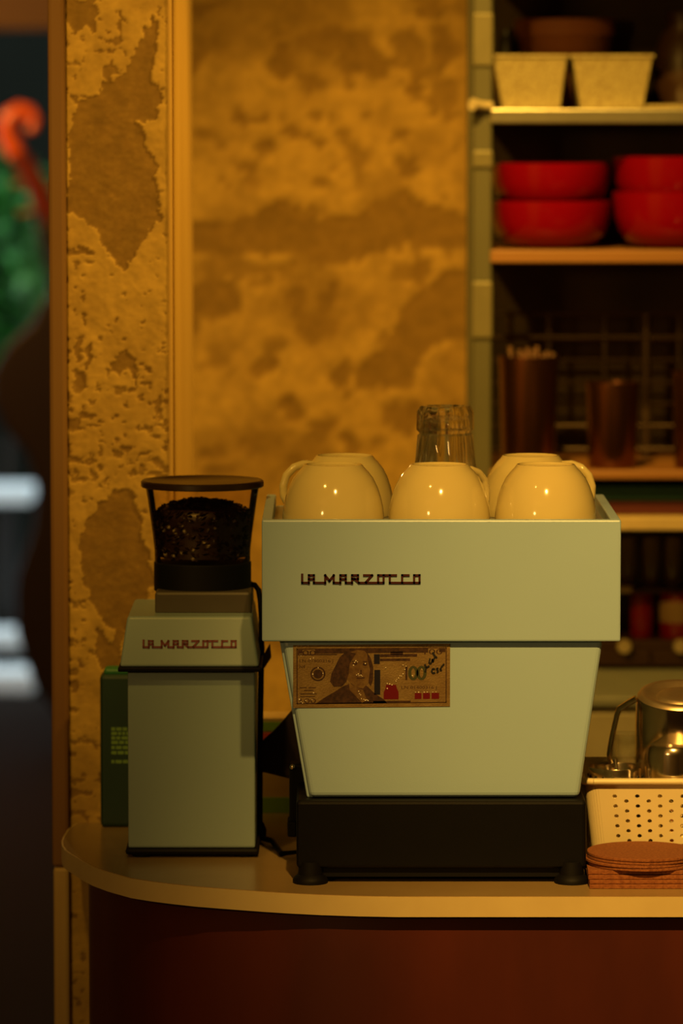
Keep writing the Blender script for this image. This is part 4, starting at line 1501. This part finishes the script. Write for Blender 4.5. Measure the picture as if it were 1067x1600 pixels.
# drawer chest with white knobs, carrying the lower items
CY = 1.585
dz1 = P(1000, 1001, CY).z
dt = thing('drawer_chest', 'low brown wooden drawer chest with round white knobs on the back worktop', 'drawers', (P(900, 1000, CY).x, CY, ZB))
dw = 0.44
MB().box((0, 0.006, 0), (dw, 0.14, dz1 - ZB)).build('case', M['drawer'], dt, bevel=.002)
pitch = P(1063, 1010, CY).x - P(975, 1010, CY).x
k0 = P(975, 1009, CY - .01).x - dt.location.x
for k in range(-1, 4):
    x = k0 + k * pitch
    if x < 0.03 or x > dw - .03:
        continue
    dr = MB().box((x - pitch * .47, 0, .004), (x + pitch * .47, 0.012, dz1 - ZB - .012)).build('drawer', M['drawer'], dt, bevel=.0015)
    kz = P(975, 1009, CY - .01).z - ZB
    kn = MB().lathe([(0, 0), (.005, 0), (.004, .006), (.0085, .010), (.0105, .015), (.009, .020), (0, .022)], (0, 0, 0), 24,
                    Matrix.Translation((x, 0.0, kz)) @ Matrix.Rotation(math.pi / 2, 4, 'X')).build('knob', M['knob'], dr, smooth=50)

# small glass rack over red tins
gy2 = CY + 0.05
rz_ = P(1000, 917, gy2).z
rk = thing('glass_rack', 'thin dark rack over the red tins, carrying small glasses', 'rack', (P(940, 917, gy2).x, gy2 - .03, dz1))
rw = 0.40
MB().box((0, 0, rz_ - dz1 - .005), (rw, .085, rz_ - dz1)).build('rack_board', M['darkbrown'], rk, bevel=.001)
for lx in (.004, rw - .008):
    for ly in (0.004, .08):
        MB().box((lx - .003, ly - .003, 0), (lx + .003, ly + .003, rz_ - dz1 - .005)).build('leg', M['darkbrown'], rk)
MB().tube([(.01, -.004, rz_ - dz1), (P(984, 912, gy2).x - P(940, 912, gy2).x, -.004, rz_ - dz1)], .0045, 10).build('front_rail', M['paleshelf'], rk, smooth=50)
for k, (px, lab) in enumerate(((981, 'small upright glass right beside the machine, on the rack over the red tins'), (1017, 'small upright glass on the rack, between its two neighbours'),
                               (1051, 'small upright glass on the rack at the right edge of the picture'))):
    turned('shot_glass', px, 838, gy2 + .01, rz_, [(0, 0), (.0105, 0), (.0115, .04), (.0125, 1), (.0100, 1), (.0085, .2), (0, .16)], M['thickglass'], lab, 'glass', 'small glasses on the rack', 'glass_body', 28)
turned('red_tin', 1003, 926, gy2 - .004, dz1, [(0, 0), (.0150, 0), (.0158, .03), (.0158, .95), (.0145, 1), (0, 1)], M['redtin'], 'narrow plain red tin on the drawer chest', 'tin', None, 'can', 32)
rt = turned('red_tin', 1060, 924, gy2 - .012, dz1, [(0, 0), (.0245, 0), (.0255, .03), (.0255, .95), (.024, 1), (0, 1)], M['redtin'], 'wider red tin with a beige label on the drawer chest', 'tin', None, 'can', 40)
th_ = P(1060, 924, gy2 - .012).z - dz1
MB().lathe([(.0257, th_ * .35), (.0259, th_ * .36), (.0259, th_ * .80), (.0257, th_ * .81)], (0, 0, 0), 40).build('paper_label', M['label'], rt, smooth=50)

# back worktop and cabinet under the shelves
yfw = PZ(1000, 1091, ZB - 0.002).y
bw = thing('back_worktop', 'grey back worktop under the shelving', 'worktop', (0, 0, 0))
wx0 = P(640, 1091, yfw).x
MB().box((wx0, yfw, ZB - 0.014), (2.3, YW - 0.004, ZB)).build('slab', M['backtop'], bw, bevel=.003)
bc = thing('back_cabinet', 'grey back cabinet under the back worktop', 'cabinet', (0, 0, 0))
MB().box((wx0 + .01, yfw + .012, 0.08), (2.28, YW - 0.01, ZB - 0.014)).build('case', M['backpanel'], bc)
for k in range(4):
    x = wx0 + .015 + k * .55
    MB().box((x, yfw + .002, 0.10), (x + .54, yfw + .012, ZB - 0.022)).build('door', M['backpanel'], bc, bevel=.002)
_b = M['thickglass'].node_tree.nodes['Principled BSDF']
_b.inputs['Transmission Weight'].default_value = 0.6
